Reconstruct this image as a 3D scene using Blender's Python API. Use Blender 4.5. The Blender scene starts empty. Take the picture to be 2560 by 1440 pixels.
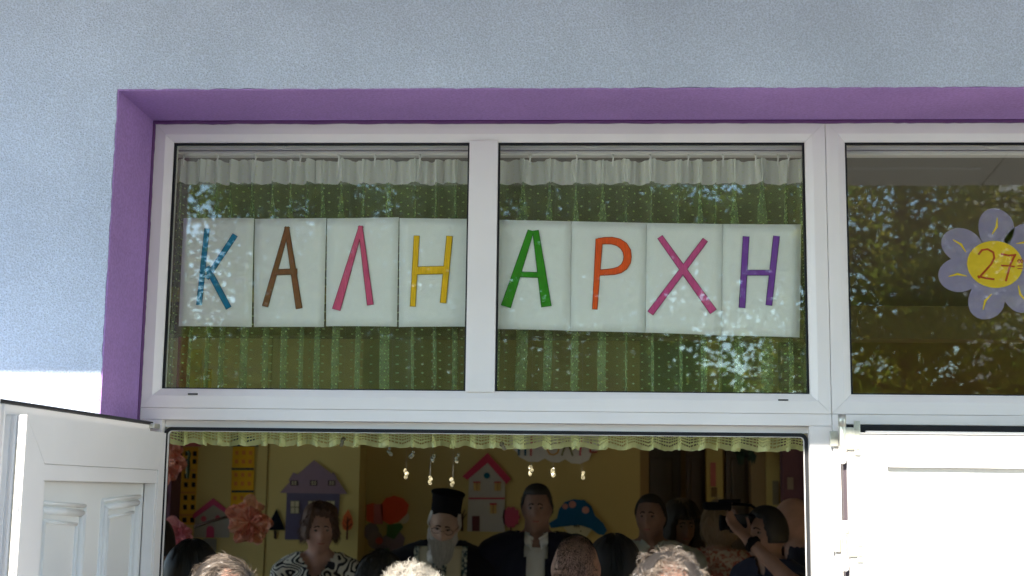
import bpy, bmesh, math, random
from mathutils import Vector, Matrix, noise as mnoise
random.seed(7)
R = math.radians
C = bpy.context.scene.collection
sc = bpy.context.scene

# ------------------------------------------------------------ camera, sky, sun, exposure
PITCH, YAW, ROLL, FPX, CAM = R(8.66117), R(2.94077), R(.71316), 3400.0, Vector((0, -3.7, 1.75))
def cam_basis():
    cy, sy, cp, sp = math.cos(YAW), math.sin(YAW), math.cos(PITCH), math.sin(PITCH)
    f = Vector((-sy*cp, cy*cp, sp)); r = Vector((cy, sy, 0)); u = r.cross(f)
    cr, sr = math.cos(ROLL), math.sin(ROLL)
    return r*cr + u*sr, u*cr - r*sr, f
CR, CU, CF = cam_basis()
cam = bpy.data.objects.new('camera', bpy.data.cameras.new('camera')); C.objects.link(cam)
m = Matrix((CR, CU, -CF)).transposed().to_4x4(); m.translation = CAM
cam.matrix_world = m
cam.data.sensor_width = 36; cam.data.lens = 36*FPX/2560
cam.data.clip_start = .05; cam.data.clip_end = 500
cam.data.dof.use_dof = True; cam.data.dof.focus_distance = 3.8; cam.data.dof.aperture_fstop = 4.5
sc.camera = cam

SUN_AZ, SUN_EL = 16.0, 26.6          # degrees towards -X from -Y, and above the horizon
world = bpy.data.worlds.new('World'); sc.world = world; world.use_nodes = True
wn = world.node_tree.nodes; wl = world.node_tree.links
sky = wn.new('ShaderNodeTexSky'); sky.sky_type = 'NISHITA'; sky.sun_disc = False
sky.sun_elevation = R(SUN_EL); sky.sun_rotation = R(180 + SUN_AZ)
sky.air_density = 1.0; sky.dust_density = 0; sky.ozone_density = 1.6
bg = wn['Background']; bg.inputs['Strength'].default_value = .15
wl.new(sky.outputs[0], bg.inputs['Color'])
sun = bpy.data.objects.new('sun', bpy.data.lights.new('sun', 'SUN')); C.objects.link(sun)
sun.data.energy = 3.6; sun.data.angle = R(.53); sun.data.color = (1, .93, .82)
s_dir = Vector((-math.sin(R(SUN_AZ))*math.cos(R(SUN_EL)), -math.cos(R(SUN_AZ))*math.cos(R(SUN_EL)), math.sin(R(SUN_EL))))
sun.rotation_euler = s_dir.to_track_quat('Z', 'Y').to_euler(); sun.location = s_dir*20
sc.view_settings.view_transform = 'Standard'; sc.view_settings.look = 'None'
sc.view_settings.gamma = 1; sc.view_settings.use_curve_mapping = False
sc.view_settings.exposure = 1.98
sc.cycles.max_bounces = 12; sc.cycles.diffuse_bounces = 5; sc.cycles.transparent_max_bounces = 24
sc.cycles.use_denoising = True
sc.cycles.sample_clamp_indirect = 8

def at(px, py, Y):
    """world point seen at photo pixel (px, py) on the vertical plane y = Y"""
    d = CF + CR*((px-1280)/FPX) + CU*((720-py)/FPX)
    return CAM + d*((Y-CAM.y)/d.y)

# ------------------------------------------------------------ materials
def srgb(r, g, b):
    f = lambda c: (c/255/12.92) if c/255 <= .04045 else ((c/255+.055)/1.055)**2.4
    return (f(r), f(g), f(b))
MATS = {}
def mat(name, col, rough=.6, spec=.3, var=0, vscale=8, bump=0, bscale=200, stretch=None, metal=0, trans=0, tcol=None, sheen=0, bdist=.002, detail=4):
    if name in MATS: return MATS[name]
    m = bpy.data.materials.new(name); m.use_nodes = True; MATS[name] = m
    n = m.node_tree.nodes; l = m.node_tree.links; p = n['Principled BSDF']
    p.inputs['Base Color'].default_value = (*col, 1); p.inputs['Roughness'].default_value = rough
    p.inputs['Specular IOR Level'].default_value = spec; p.inputs['Metallic'].default_value = metal
    if sheen: p.inputs['Sheen Weight'].default_value = sheen
    tc = n.new('ShaderNodeTexCoord'); mp = n.new('ShaderNodeMapping'); l.new(tc.outputs['Object'], mp.inputs[0])
    if stretch: mp.inputs['Scale'].default_value = stretch
    if var:
        t = n.new('ShaderNodeTexNoise'); t.inputs['Scale'].default_value = vscale; t.inputs['Detail'].default_value = detail
        l.new(mp.outputs[0], t.inputs['Vector'])
        r = n.new('ShaderNodeMapRange'); r.inputs['From Min'].default_value = .3; r.inputs['From Max'].default_value = .7
        r.inputs['To Min'].default_value = 1-var; r.inputs['To Max'].default_value = 1+var
        l.new(t.outputs['Fac'], r.inputs['Value'])
        x = n.new('ShaderNodeMix'); x.data_type = 'RGBA'; x.blend_type = 'MULTIPLY'; x.inputs['Factor'].default_value = 1
        x.inputs['A'].default_value = (*col, 1)
        l.new(r.outputs[0], x.inputs['B']); l.new(x.outputs['Result'], p.inputs['Base Color'])
    if bump:
        t = n.new('ShaderNodeTexNoise'); t.inputs['Scale'].default_value = bscale; t.inputs['Detail'].default_value = 3
        l.new(mp.outputs[0], t.inputs['Vector'])
        b = n.new('ShaderNodeBump'); b.inputs['Strength'].default_value = bump; b.inputs['Distance'].default_value = bdist
        l.new(t.outputs['Fac'], b.inputs['Height']); l.new(b.outputs[0], p.inputs['Normal'])
    if trans:
        tr = n.new('ShaderNodeBsdfTranslucent'); tr.inputs['Color'].default_value = (*(tcol or col), 1)
        mx = n.new('ShaderNodeMixShader'); mx.inputs[0].default_value = trans
        l.new(p.outputs[0], mx.inputs[1]); l.new(tr.outputs[0], mx.inputs[2])
        l.new(mx.outputs[0], n['Material Output'].inputs['Surface'])
    return m

def N(m): return m.node_tree.nodes, m.node_tree.links, m.node_tree.nodes['Principled BSDF']

def stucco(name, col, scale=210, strength=.55, cvar=.12, dist=.004):
    """sprayed grainy plaster: two scales of grain, and colour that sits darker in the pits"""
    m = mat(name, col, rough=.85, spec=.15); n, l, p = N(m)
    tc = n.new('ShaderNodeTexCoord')
    a = n.new('ShaderNodeTexNoise'); a.inputs['Scale'].default_value = scale; a.inputs['Detail'].default_value = 3; a.inputs['Distortion'].default_value = .8
    b = n.new('ShaderNodeTexVoronoi'); b.inputs['Scale'].default_value = scale*.85
    c = n.new('ShaderNodeTexNoise'); c.inputs['Scale'].default_value = 3.5; c.inputs['Detail'].default_value = 5
    for t in (a, b, c): l.new(tc.outputs['Object'], t.inputs['Vector'])
    mth = n.new('ShaderNodeMath'); mth.operation = 'MULTIPLY_ADD'; mth.inputs[1].default_value = .6
    l.new(b.outputs['Distance'], mth.inputs[0]); l.new(a.outputs['Fac'], mth.inputs[2])
    bp = n.new('ShaderNodeBump'); bp.inputs['Strength'].default_value = strength; bp.inputs['Distance'].default_value = dist
    l.new(mth.outputs[0], bp.inputs['Height']); l.new(bp.outputs[0], p.inputs['Normal'])
    r = n.new('ShaderNodeMapRange'); r.inputs['From Min'].default_value = .55; r.inputs['From Max'].default_value = 1.05
    r.inputs['To Min'].default_value = 1-cvar; r.inputs['To Max'].default_value = 1+cvar
    l.new(mth.outputs[0], r.inputs['Value'])
    r2 = n.new('ShaderNodeMapRange'); r2.inputs['From Min'].default_value = .3; r2.inputs['From Max'].default_value = .7
    r2.inputs['To Min'].default_value = .90; r2.inputs['To Max'].default_value = 1.04
    l.new(c.outputs['Fac'], r2.inputs['Value'])
    mm = n.new('ShaderNodeMath'); mm.operation = 'MULTIPLY'; l.new(r.outputs[0], mm.inputs[0]); l.new(r2.outputs[0], mm.inputs[1])
    x = n.new('ShaderNodeMix'); x.data_type = 'RGBA'; x.blend_type = 'MULTIPLY'; x.inputs['Factor'].default_value = 1
    x.inputs['A'].default_value = (*col, 1); l.new(mm.outputs[0], x.inputs['B']); l.new(x.outputs['Result'], p.inputs['Base Color'])
    return m

M_wall = stucco('blue_plaster', (.60, .67, .82), scale=250, strength=.85, cvar=.15)
M_purple = stucco('purple_plaster', (.39, .235, .53), scale=150, strength=.4, cvar=.1, dist=.003)
M_seal = mat('purple_sealant', (.13, .045, .16), rough=.5, bump=.6, bscale=60)
M_soffit = mat('soffit_paint', (.62, .60, .56), rough=.8, var=.04, vscale=3)
M_upvc = mat('white_upvc', (.85, .815, .79), rough=.32, spec=.45, var=.035, vscale=4, bump=.05, bscale=9)
M_upvc2 = mat('white_door_panel', (.78, .775, .75), rough=.4, spec=.4, var=.02, vscale=5)
M_gasket = mat('black_gasket', (.012, .013, .016), rough=.5)
M_metal = mat('zinc_hinge', (.62, .62, .55), rough=.38, metal=.8, var=.1, vscale=90)
M_paper = mat('drawing_paper', (.86, .88, .85), rough=.85, var=.02, vscale=30, trans=.12)
M_ground = mat('paving', (.52, .44, .35), rough=.9, var=.15, vscale=1.2, bump=.3, bscale=40)
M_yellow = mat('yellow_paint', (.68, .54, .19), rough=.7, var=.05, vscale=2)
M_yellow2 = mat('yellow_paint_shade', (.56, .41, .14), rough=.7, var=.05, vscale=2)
M_ceil = mat('shaded_ceiling_paint', (.24, .22, .19), rough=.9)  # shade of the ceiling is put into this dark base colour
M_floor = mat('floor_tiles', (.55, .49, .42), rough=.4, var=.1, vscale=5)

REFL = .047
def glass_mat():
    m = bpy.data.materials.new('window_glass'); m.use_nodes = True
    n = m.node_tree.nodes; l = m.node_tree.links; n.remove(n['Principled BSDF'])
    t = n.new('ShaderNodeBsdfTransparent'); t.inputs['Color'].default_value = (.985, .995, .975, 1)
    g = n.new('ShaderNodeBsdfGlossy'); g.inputs['Roughness'].default_value = .0; g.inputs['Color'].default_value = (.95, 1, .98, 1)
    lw = n.new('ShaderNodeLayerWeight'); lw.inputs['Blend'].default_value = .5
    pw = n.new('ShaderNodeMath'); pw.operation = 'POWER'; l.new(lw.outputs['Facing'], pw.inputs[0]); pw.inputs[1].default_value = 5
    f = n.new('ShaderNodeMath'); f.operation = 'MULTIPLY_ADD'; l.new(pw.outputs[0], f.inputs[0]); f.inputs[1].default_value = .9; f.inputs[2].default_value = REFL
    tc = n.new('ShaderNodeTexCoord'); mp = n.new('ShaderNodeMapping'); mp.inputs['Scale'].default_value = (1.6, 1, 4.0)
    l.new(tc.outputs['Object'], mp.inputs[0])
    ns = n.new('ShaderNodeTexNoise'); ns.inputs['Scale'].default_value = 1.6; ns.inputs['Detail'].default_value = 1.5
    l.new(mp.outputs[0], ns.inputs['Vector'])
    b = n.new('ShaderNodeBump'); b.inputs['Strength'].default_value = .12; b.inputs['Distance'].default_value = .0015
    l.new(ns.outputs['Fac'], b.inputs['Height']); l.new(b.outputs[0], g.inputs['Normal'])
    mx = n.new('ShaderNodeMixShader'); l.new(f.outputs[0], mx.inputs[0]); l.new(t.outputs[0], mx.inputs[1]); l.new(g.outputs[0], mx.inputs[2])
    l.new(mx.outputs[0], n['Material Output'].inputs['Surface'])
    return m
M_glass = glass_mat()

# ------------------------------------------------------------ mesh helpers
def tag(o, label=None, cat=None, group=None, kind=None):
    if label: o['label'] = label
    if cat: o['category'] = cat
    if group: o['group'] = group
    if kind: o['kind'] = kind
    return o
def link_mesh(name, me, m, parent=None, smooth=False):
    o = bpy.data.objects.new(name, me); C.objects.link(o)
    if m is not None and not me.materials: me.materials.append(m)
    if parent is not None: o.parent = parent
    if smooth: me.polygons.foreach_set('use_smooth', [True]*len(me.polygons))
    return o
def empty(name, label, cat, loc=(0, 0, 0), rz=0, group=None):
    o = bpy.data.objects.new(name, None); C.objects.link(o); o.empty_display_size = .1
    o.location = loc; o.rotation_euler = (0, 0, rz)
    return tag(o, label, cat, group)

class MB:
    def __init__(s): s.bm = bmesh.new()
    def box(s, lo, hi, bev=0):
        lo, hi = Vector(lo), Vector(hi)
        b = bmesh.new()
        r = bmesh.ops.create_cube(b, size=1)
        for v in b.verts: v.co = Vector((lo[i]+(v.co[i]+.5)*(hi[i]-lo[i]) for i in range(3)))
        if bev: bmesh.ops.bevel(b, geom=b.edges[:], offset=bev, segments=2, affect='EDGES', profile=.6)
        s.add(b); return s
    def add(s, b, mtx=None):
        if mtx is not None: bmesh.ops.transform(b, matrix=mtx, verts=b.verts)
        me = bpy.data.meshes.new('t'); b.to_mesh(me); b.free(); s.bm.from_mesh(me); bpy.data.meshes.remove(me)
    def prism(s, pts, depth):
        """pts: 3D loop, extruded by vector depth"""
        d = Vector(depth); a = [s.bm.verts.new(p) for p in pts]; c = [s.bm.verts.new(Vector(p)+d) for p in pts]
        try:
            s.bm.faces.new(a); s.bm.faces.new(c[::-1])
        except ValueError: pass
        k = len(a)
        for i in range(k): s.bm.faces.new((a[i], c[i], c[(i+1) % k], a[(i+1) % k]))
        return s
    def tube(s, pts, r, seg=8, r2=None):
        pts = [Vector(p) for p in pts]; rings = []
        for i, p in enumerate(pts):
            t = (pts[min(i+1, len(pts)-1)]-pts[max(i-1, 0)]).normalized()
            up = Vector((0, 0, 1)) if abs(t.z) < .9 else Vector((1, 0, 0))
            a = t.cross(up).normalized(); b = t.cross(a)
            rr = r if r2 is None else r+(r2-r)*i/(len(pts)-1)
            rings.append([s.bm.verts.new(p+a*rr*math.cos(k*2*math.pi/seg)+b*rr*math.sin(k*2*math.pi/seg)) for k in range(seg)])
        for i in range(len(rings)-1):
            for k in range(seg): s.bm.faces.new((rings[i][k], rings[i][(k+1) % seg], rings[i+1][(k+1) % seg], rings[i+1][k]))
        s.bm.faces.new(rings[0][::-1]); s.bm.faces.new(rings[-1]); return s
    def ball(s, c, rad, seg=16, rot=None):
        b = bmesh.new(); bmesh.ops.create_uvsphere(b, u_segments=seg, v_segments=max(6, seg*2//3), radius=1)
        rad = Vector(rad) if hasattr(rad, '__len__') else Vector((rad,)*3)
        mt = Matrix.Translation(c) @ (rot.to_4x4() if rot is not None else Matrix.Identity(4)) @ Matrix.Diagonal((*rad, 1))
        s.add(b, mt); return s
    def lathe(s, prof, seg=32, mtx=None):
        b = bmesh.new(); rings = []
        for (r, z) in prof: rings.append([b.verts.new((r*math.cos(k*2*math.pi/seg), r*math.sin(k*2*math.pi/seg), z)) for k in range(seg)])
        for i in range(len(rings)-1):
            for k in range(seg): b.faces.new((rings[i][k], rings[i][(k+1) % seg], rings[i+1][(k+1) % seg], rings[i+1][k]))
        b.faces.new(rings[0][::-1]); b.faces.new(rings[-1]); s.add(b, mtx); return s
    def build(s, name, m, parent=None, smooth=False, recalc=True):
        if recalc: bmesh.ops.recalc_face_normals(s.bm, faces=s.bm.faces[:])
        me = bpy.data.meshes.new(name); s.bm.to_mesh(me); s.bm.free()
        return link_mesh(name, me, m, parent, smooth)

def struct(o): o['kind'] = 'structure'; return o

# ------------------------------------------------------------ the setting
WY, WX0, ZT = -.3, -1.22, 2.793          # wall face, left reveal, head reveal
# ground, then the outer wall with its opening
g = MB(); g.prism([(-120, -150, 0), (120, -150, 0), (120, .3, 0), (-4.21, .3, 0), (-4.21, 60, 0), (-120, 60, 0)], (0, 0, -.3))
struct(g.build('ground', M_ground))
WXR, WB = 3.2, .30
def jitter_wall():
    """outer wall: face with a slightly uneven arris round the opening"""
    b = MB()
    def jag(p0, p1, n, amp):
        out = []
        for i in range(n+1):
            p = Vector(p0).lerp(Vector(p1), i/n)
            if 0 < i < n:
                k = mnoise.noise(p*23)*amp + mnoise.noise(p*90)*amp*.6
                if abs(p1[0]-p0[0]) > abs(p1[2]-p0[2]): p.z += k
                else: p.x += k
            out.append(p)
        return out
    top = jag((WX0, WY, ZT), (WXR, WY, ZT), 420, .0032)
    left = jag((WX0, WY, ZT), (WX0, WY, 0), 260, .0032)
    b.prism([Vector((WX0, WY, 6.0)), Vector((WXR, WY, 6.0))] + top[::-1], (0, .285, 0))
    b.prism([Vector((-9, WY, 6.0)), Vector((WX0, WY, 6.0))] + left + [Vector((-9, WY, 0))], (0, .285, 0))  # upper wall, out of view, raised to keep sun off the side openings
    b.prism([(WXR, WY, 6), (9, WY, 6), (9, WY, 0), (WXR, WY, 0)], (0, .285, 0))
    return b.build('wall', M_wall)
struct(jitter_wall())
b = MB()   # purple lining of the opening, flush with the arris
b.box((WX0, WY+.0015, 0), (WX0+.004, -.002, ZT-.004)); b.box((WX0, WY+.0015, ZT-.004), (WXR, -.002, ZT))
struct(b.build('window_reveal', M_purple))
b = MB()   # hand-run sealant between lining and frame
def bead(p0, p1, n):
    pts = []
    for i in range(n+1):
        p = Vector(p0).lerp(Vector(p1), i/n); k = mnoise.noise(p*14)*.0022+mnoise.noise(p*60)*.0012
        pts.append(p+Vector((k, 0, k)))
    return pts
b.tube(bead((WX0+.005, -.004, ZT-.007), (WXR, -.004, ZT-.007), 260), .0065, 6)
b.tube(bead((WX0+.006, -.004, ZT-.006), (WX0+.006, -.004, 1.9), 90), .005, 6)
struct(b.build('reveal_sealant', M_seal))

# canopy over the entrance
CX0, CX1, CYE, CZ = -2.5, 7, -2.54, 3.207
b = MB(); b.box((CX0, CYE, CZ), (CX1, WY-.002, CZ+.22))
can = struct(b.build('canopy', M_soffit))
b = MB(); 
v0 = at(2120, 408, 0); 
for i in range(22): b.box((1.15+i*.028, -2.215, CZ-.006), (1.15+i*.028+.023, -2.185, CZ-.001))
b.build('vent_strip', mat('vent_white', (.9, .9, .88), rough=.5), can)
b = MB(); b.prism([(1.86, -2.54, CZ-.0015), (1.868, -2.54, CZ-.0015), (1.708, -1.0, CZ-.0015), (1.70, -1.0, CZ-.0015)], (0, 0, .001))
b.build('soffit_joint', M_gasket, can)

# the room behind
FX0, FX1 = -4.2, 3.6
b = MB(); b.box((FX0, .3, -.1), (FX1, 8, 0)); struct(b.build('room_floor', M_floor))
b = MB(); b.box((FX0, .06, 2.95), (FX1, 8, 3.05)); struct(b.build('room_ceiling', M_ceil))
b = MB()   # inner skin of the outer wall, returns to the frame
b.box((FX0, -.01, 0), (WX0-.002, .05, 2.95)); b.box((WXR, -.01, 0), (FX1, .05, 2.95)); b.box((WX0-.002, .0, ZT+.002), (WXR, .05, 2.95))
b.box((FX0, .05, 0), (FX0+.1, 8, .8)); b.box((FX0, .05, 2.6), (FX0+.1, 8, 2.95)); b.box((FX0, .05, .8), (FX0+.1, .5, 2.6)); b.box((FX0, 3.9, .8), (FX0+.1, 8, 2.6)); b.box((FX0, 2.1, .8), (FX0+.1, 2.3, 2.6)); b.box((FX1-.1, .05, 0), (FX1, 8, 2.95))  # openings in this unseen side wall are added to let sky light in
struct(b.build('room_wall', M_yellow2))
xl = at(897, 1250, 4.2).x
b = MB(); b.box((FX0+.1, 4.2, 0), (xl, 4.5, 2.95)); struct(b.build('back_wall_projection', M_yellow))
xr = at(1600, 1200, 4.45).x
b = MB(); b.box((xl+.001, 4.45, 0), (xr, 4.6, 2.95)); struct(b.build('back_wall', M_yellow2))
b = MB(); xs = at(668, 1200, 4.2).x; b.box((xs-.003, 4.196, 0), (xs+.003, 4.1995, 2.95)); struct(b.build('back_wall_joint', mat('joint', (.25, .16, .04), rough=.8)))

# ------------------------------------------------------------ window joinery
def member(name, p0, p1, inward, w, parent, m0=True, m1=True, dep=.06, y0=0, flat=.62, slope=.011, gap=.0004):
    """one uPVC profile bar from p0 to p1 (outer edge), mitred, sloping down to the glass at its inner edge"""
    p0, p1, inward = Vector(p0), Vector(p1), Vector(inward)
    t = (p1-p0).normalized(); prof = [(0, .0015), (.0015, 0), (w*flat, 0), (w*flat+.0025, .0015), (w-.003, slope), (w, slope+.004), (w, dep), (0, dep)]
    b = MB(); ra, rb = [], []
    for (u, y) in prof:
        a = p0+inward*u+t*((u if m0 else 0)+gap); c = p1+inward*u-t*((u if m1 else 0)+gap)
        a.y = c.y = y0+y
        ra.append(b.bm.verts.new(a)); rb.append(b.bm.verts.new(c))
    k = len(ra)
    for i in range(k): b.bm.faces.new((ra[i], ra[(i+1) % k], rb[(i+1) % k], rb[i]))
    b.bm.faces.new(ra[::-1]); b.bm.faces.new(rb)
    return b.build(name, M_upvc, parent)

def window(x0, x1, z0, z1, w, mull, label):
    e = empty('transom_window', label, 'window', ((x0+x1)/2, 0, z0)); off = Vector(e.location)
    T = lambda x, z: Vector((x, 0, z))-off
    member('rail', T(x0, z1), T(x1, z1), (0, 0, -1), w, e)
    member('rail', T(x1, z0), T(x0, z0), (0, 0, 1), w, e)
    member('stile', T(x0, z0), T(x0, z1), (1, 0, 0), w, e)
    member('stile', T(x1, z1), T(x1, z0), (-1, 0, 0), w, e)
    edges = [x0+w]
    for (a, c) in mull:
        b = MB(); b.box((a-off.x, .002, z0+w-off.z-.003), (c-off.x, .06, z1-w-off.z+.003), .0015); b.build('mullion', M_upvc, e); edges += [a, c]
    edges.append(x1-w)
    for i in range(0, len(edges), 2):
        a, c = edges[i]-off.x, edges[i+1]-off.x; lo, hi = z0+w-off.z, z1-w-off.z
        b = MB(); b.box((a-.004, .030, lo-.004), (c+.004, .036, hi+.004)); b.build('glass_pane', M_glass, e)
        b = MB(); k = .0055
        b.box((a+.0003, .017, hi-k), (c-.0003, .0295, hi-.0003)); b.box((a+.0003, .019, lo+.0003), (c-.0003, .0295, lo+.0035))
        b.box((a+.0003, .018, lo+.0036), (a+k, .0294, hi-k-.0002)); b.box((c-k, .018, lo+.0036), (c-.0003, .0294, hi-k-.0002))
        b.build('gasket', M_gasket, e)
    return e
ZS = 1.976
W1 = window(-1.2145, .6735, ZS, 2.785, .0545, [(-.3145, -.2345)], 'white transom window holding eight letter sheets in front of a green curtain')
W2 = window(.6750, 3.19, ZS, 2.785, .0545, [(1.90, 1.98)], 'white transom window with a purple paper flower on its dark glass')
for px, py, W in ((482, 985, W1), (1958, 1000, W1)):
    p = at(px, py, 0)-W.location; b = MB(); b.box((p.x-.0135, -.001, p.z-.002), (p.x+.0135, .002, p.z+.002)); b.build('drain_slot', M_gasket, W)
# hinge blocks seen through the top of each pane
for px in (1393, 1478, 2478):
    W = W1 if px < 2000 else W2
    p = at(px if px != 1393 else 700, 368, .05)-W.location; b = MB(); b.box((p.x-.016, .045, p.z-.003), (p.x+.016, .056, p.z+.003), .001); b.box((p.x-.006, .04, p.z-.006), (p.x+.006, .05, p.z), .001)
    b.build('catch', M_upvc, W)

# door frame under the transom windows
DF = empty('door_frame', 'white door frame running under the transom windows', 'door frame', (0, 0, 0))
b = MB(); b.box((-1.2145, .0, 1.944), (.6735, .06, ZS-.0007), .0012); b.build('head', M_upvc, DF)
b = MB(); b.box((.675, .0, 1.949), (3.19, .06, ZS-.0007), .0012); b.build('head', M_upvc, DF)
b = MB(); b.box((-1.15, .030, 1.925), (.615, .07, 1.9435), .001); b.build('rebate', M_upvc, DF)
JL, JR = -1.142, .607
zt_ = 1.925
def ringbar(z1, x0, x1, y0, y1, w, r, m, name):
    """inverted U strip with rounded corners"""
    b = MB(); n = 8
    def U(off):
        P = [(x0+off, 0.0)]
        rr = max(r-off, .001)
        for i in range(n+1):
            a = math.pi-i/n*math.pi/2; P.append((x0+off+rr+rr*math.cos(a), z1-off-rr+rr*math.sin(a)))
        for i in range(n+1):
            a = math.pi/2-i/n*math.pi/2; P.append((x1-off-rr+rr*math.cos(a), z1-off-rr+rr*math.sin(a)))
        P.append((x1-off, 0.0)); return P
    A, B = U(0), U(w)
    for i in range(len(A)-1):
        b.prism([(A[i][0], y0, A[i][1]), (A[i+1][0], y0, A[i+1][1]), (B[i+1][0], y0, B[i+1][1]), (B[i][0], y0, B[i][1])], (0, y1-y0, 0))
    bmesh.ops.remove_doubles(b.bm, verts=b.bm.verts, dist=1e-5)
    return b.build(name, m, DF)
ringbar(zt_-.0003, JL-.006, JR+.006, .022, .045, .0095, .02, M_gasket, 'seal_gap_strip')
ringbar(zt_-.0099, JL+.0037, JR-.0037, .024, .034, .0016, .012, M_upvc, 'inner_lip')
for nm, xa, xb in (('jamb', -1.2145, JL-.0065), ('jamb', JR+.0065, .6735)):
    b = MB(); b.box((xa, .0, 0), (xb, .07, 1.9435), .0015)
    b.build(nm, M_upvc, DF)
b = MB(); b.box((.6745, -.012, 0), (.6925, .06, 1.9485), .001); b.build('post', M_upvc, DF)
p = at(1203, 1053, .0); b = MB()
b.box((p.x-.018, .006, p.z-.003), (p.x-.004, .0295, p.z+.004), .001); b.box((p.x+.001, .006, p.z-.003), (p.x+.006, .0295, p.z+.003), .001); b.box((p.x+.008, .006, p.z-.003), (p.x+.018, .0295, p.z+.004), .001)
b.build('latch_keep', M_metal, DF)

# closed door leaf (sunlit)
DL = empty('closed_door', 'closed sunlit white door leaf with two metal hinges', 'door', (.70, -.03, 0))
o = DL.location; DX0, DX1, DZ = .702, 1.64, 1.921
S = lambda x, y, z: (x-o.x, y-o.y, z)
b = MB(); b.box(S(DX0, -.058, .02), S(.806, .0, DZ), .003); b.build('stile', M_upvc, DL)
b = MB(); b.box(S(1.53, -.058, .02), S(DX1, .0, DZ), .003); b.build('stile', M_upvc, DL)
b = MB(); b.box(S(.8063, -.058, 1.835), S(1.5297, .0, DZ), .003); b.build('rail', M_upvc, DL)
b = MB(); b.box(S(.8063, -.058, .02), S(1.5297, .0, .16), .003); b.build('rail', M_upvc, DL)
b = MB(); b.box(S(.8063, -.032, .1603), S(1.5297, -.008, 1.8347)); b.build('panel', M_upvc2, DL)
b = MB(); b.box(S(DX0+.004, -.0635, 1.9215), S(DX1-.003, -.03, 1.9245)); b.box(S(DX0+.05, -.0635, 1.925), S(DX1, -.045, 1.929)); b.build('weather_strip', M_upvc, DL)
b = MB(); b.box(S(DX0, -.02, 1.925), S(DX1, .02, 1.947)); b.build('seal_gap_strip', M_gasket, DL)  # black strip stands in for the shade in the gap over the leaf
b = MB(); b.box(S(.6935, -.04, 0), S(.7015, -.01, 1.90)); b.build('gap_shade', mat('gap_shade_grey', (.06, .045, .055), rough=.6), DL)  # dark strip filling the gap beside the post, standing in for its shade
def hinge(pz, top):
    h = MB(); x = .6885; y = -.066
    h.lathe([(.0105, pz+.03), (.0105, pz+.062)], 16, Matrix.Translation(S(x, y, 0)))
    h.build('hinge_cap', M_metal if top else M_upvc, DL, True)
    h = MB(); h.lathe([(.0088, pz-.030), (.0088, pz+.0295)], 16, Matrix.Translation(S(x, y, 0)))
    h.box(S(x+.002, y-.004, pz-.03), S(x+.030, y+.010, pz+.028), .001); h.box(S(x+.031, -.066, pz-.045), S(x+.047, -.0585, pz+.045), .001)
    h.box(S(x-.024, -.026, pz-.02), S(x-.004, -.0125, pz+.02), .001)
    for k in (-.025, .0, .025): h.tube([S(x+.039, -.0665, pz+k), S(x+.039, -.069, pz+k)], .004, 8)
    H = h.build('hinge', M_metal, DL)
    h = MB(); h.lathe([(.003, pz-.068), (.008, pz-.064), (.0092, pz-.056), (.0092, pz-.0305)], 16, Matrix.Translation(S(x, y, 0))); h.build('pin_cap', M_upvc, DL, True)
hinge(at(2094, 1095, -.066).z, True); hinge(at(2108, 1362, -.066).z, False)
# second closed leaf further along, completes the doorway outside the frame
b = MB(); b.box((1.646, -.085, .02), (2.6, -.03, DZ), .003)
tag(b.build('closed_door', M_upvc, None), 'plain white closed door leaf beyond the hinged one', 'door')

# open door leaf, folded out towards the viewer; local x runs from the hinge to the free edge, local -y is the room face
ang = math.atan2(-.855, -.040)
OD = empty('open_door', 'open white panelled door leaf swung outwards beside the opening', 'door', (-1.122, -.045, 0), ang)
# local frame: +x along the leaf, +y to the right of travel turned: room face is +y side after rotation
LW, LT, LZ = .845, .045, 1.905
sgn = 1 if (Matrix.Rotation(ang, 3, 'Z') @ Vector((0, 1, 0))).x > 0 else -1
def lb(x0, x1, a, c, z0, z1): # a..c depth behind room face
    ya, yc = -sgn*a, -sgn*c
    return (x0, min(ya, yc), z0), (x1, max(ya, yc), z1)
def lbox(name, x0, x1, a, c, z0, z1, m=M_upvc, bev=.0015, par=OD):
    b = MB(); b.box(*lb(x0, x1, a, c, z0, z1), bev); return b.build(name, m, par)
SW = .10
def lmember(name, P, m):  # polygon in leaf plane (x,z), with depth
    b = MB(); b.prism([(x, 0, z) for x, z in P], (0, -sgn*LT, 0)); return b.build(name, m, OD)
g_ = .0006
lmember('rail', [(g_, LZ), (LW-g_, LZ), (LW-SW-g_, LZ-SW), (SW*.45+g_, LZ-SW)], M_upvc)
lmember('stile', [(LW, LZ-g_), (LW, .02), (LW-SW, .02), (LW-SW, LZ-SW-g_)], M_upvc)
lmember('stile', [(0, LZ-g_), (SW*.45, LZ-SW-g_), (SW*.45, .02), (0, .02)], M_upvc)
# glazing beads round the recess
lbox('bead', SW*.45+.001, LW-SW-.001, .002, .026, LZ-SW-.036, LZ-SW-.0008)
lbox('bead', SW*.45+.001, SW*.45+.012, .002, .032, .05, LZ-SW-.0366)
lbox('bead', LW-SW-.012, LW-SW-.001, .002, .026, .05, LZ-SW-.0366)
PN = lbox('panel', SW*.45+.0125, LW-SW-.0125, .034, .05, .05, LZ-SW-.0366, M_upvc2, .0005)
lbox('rail', SW*.45+.001, LW-SW-.001, .004, .05, .021, .0496)
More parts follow.
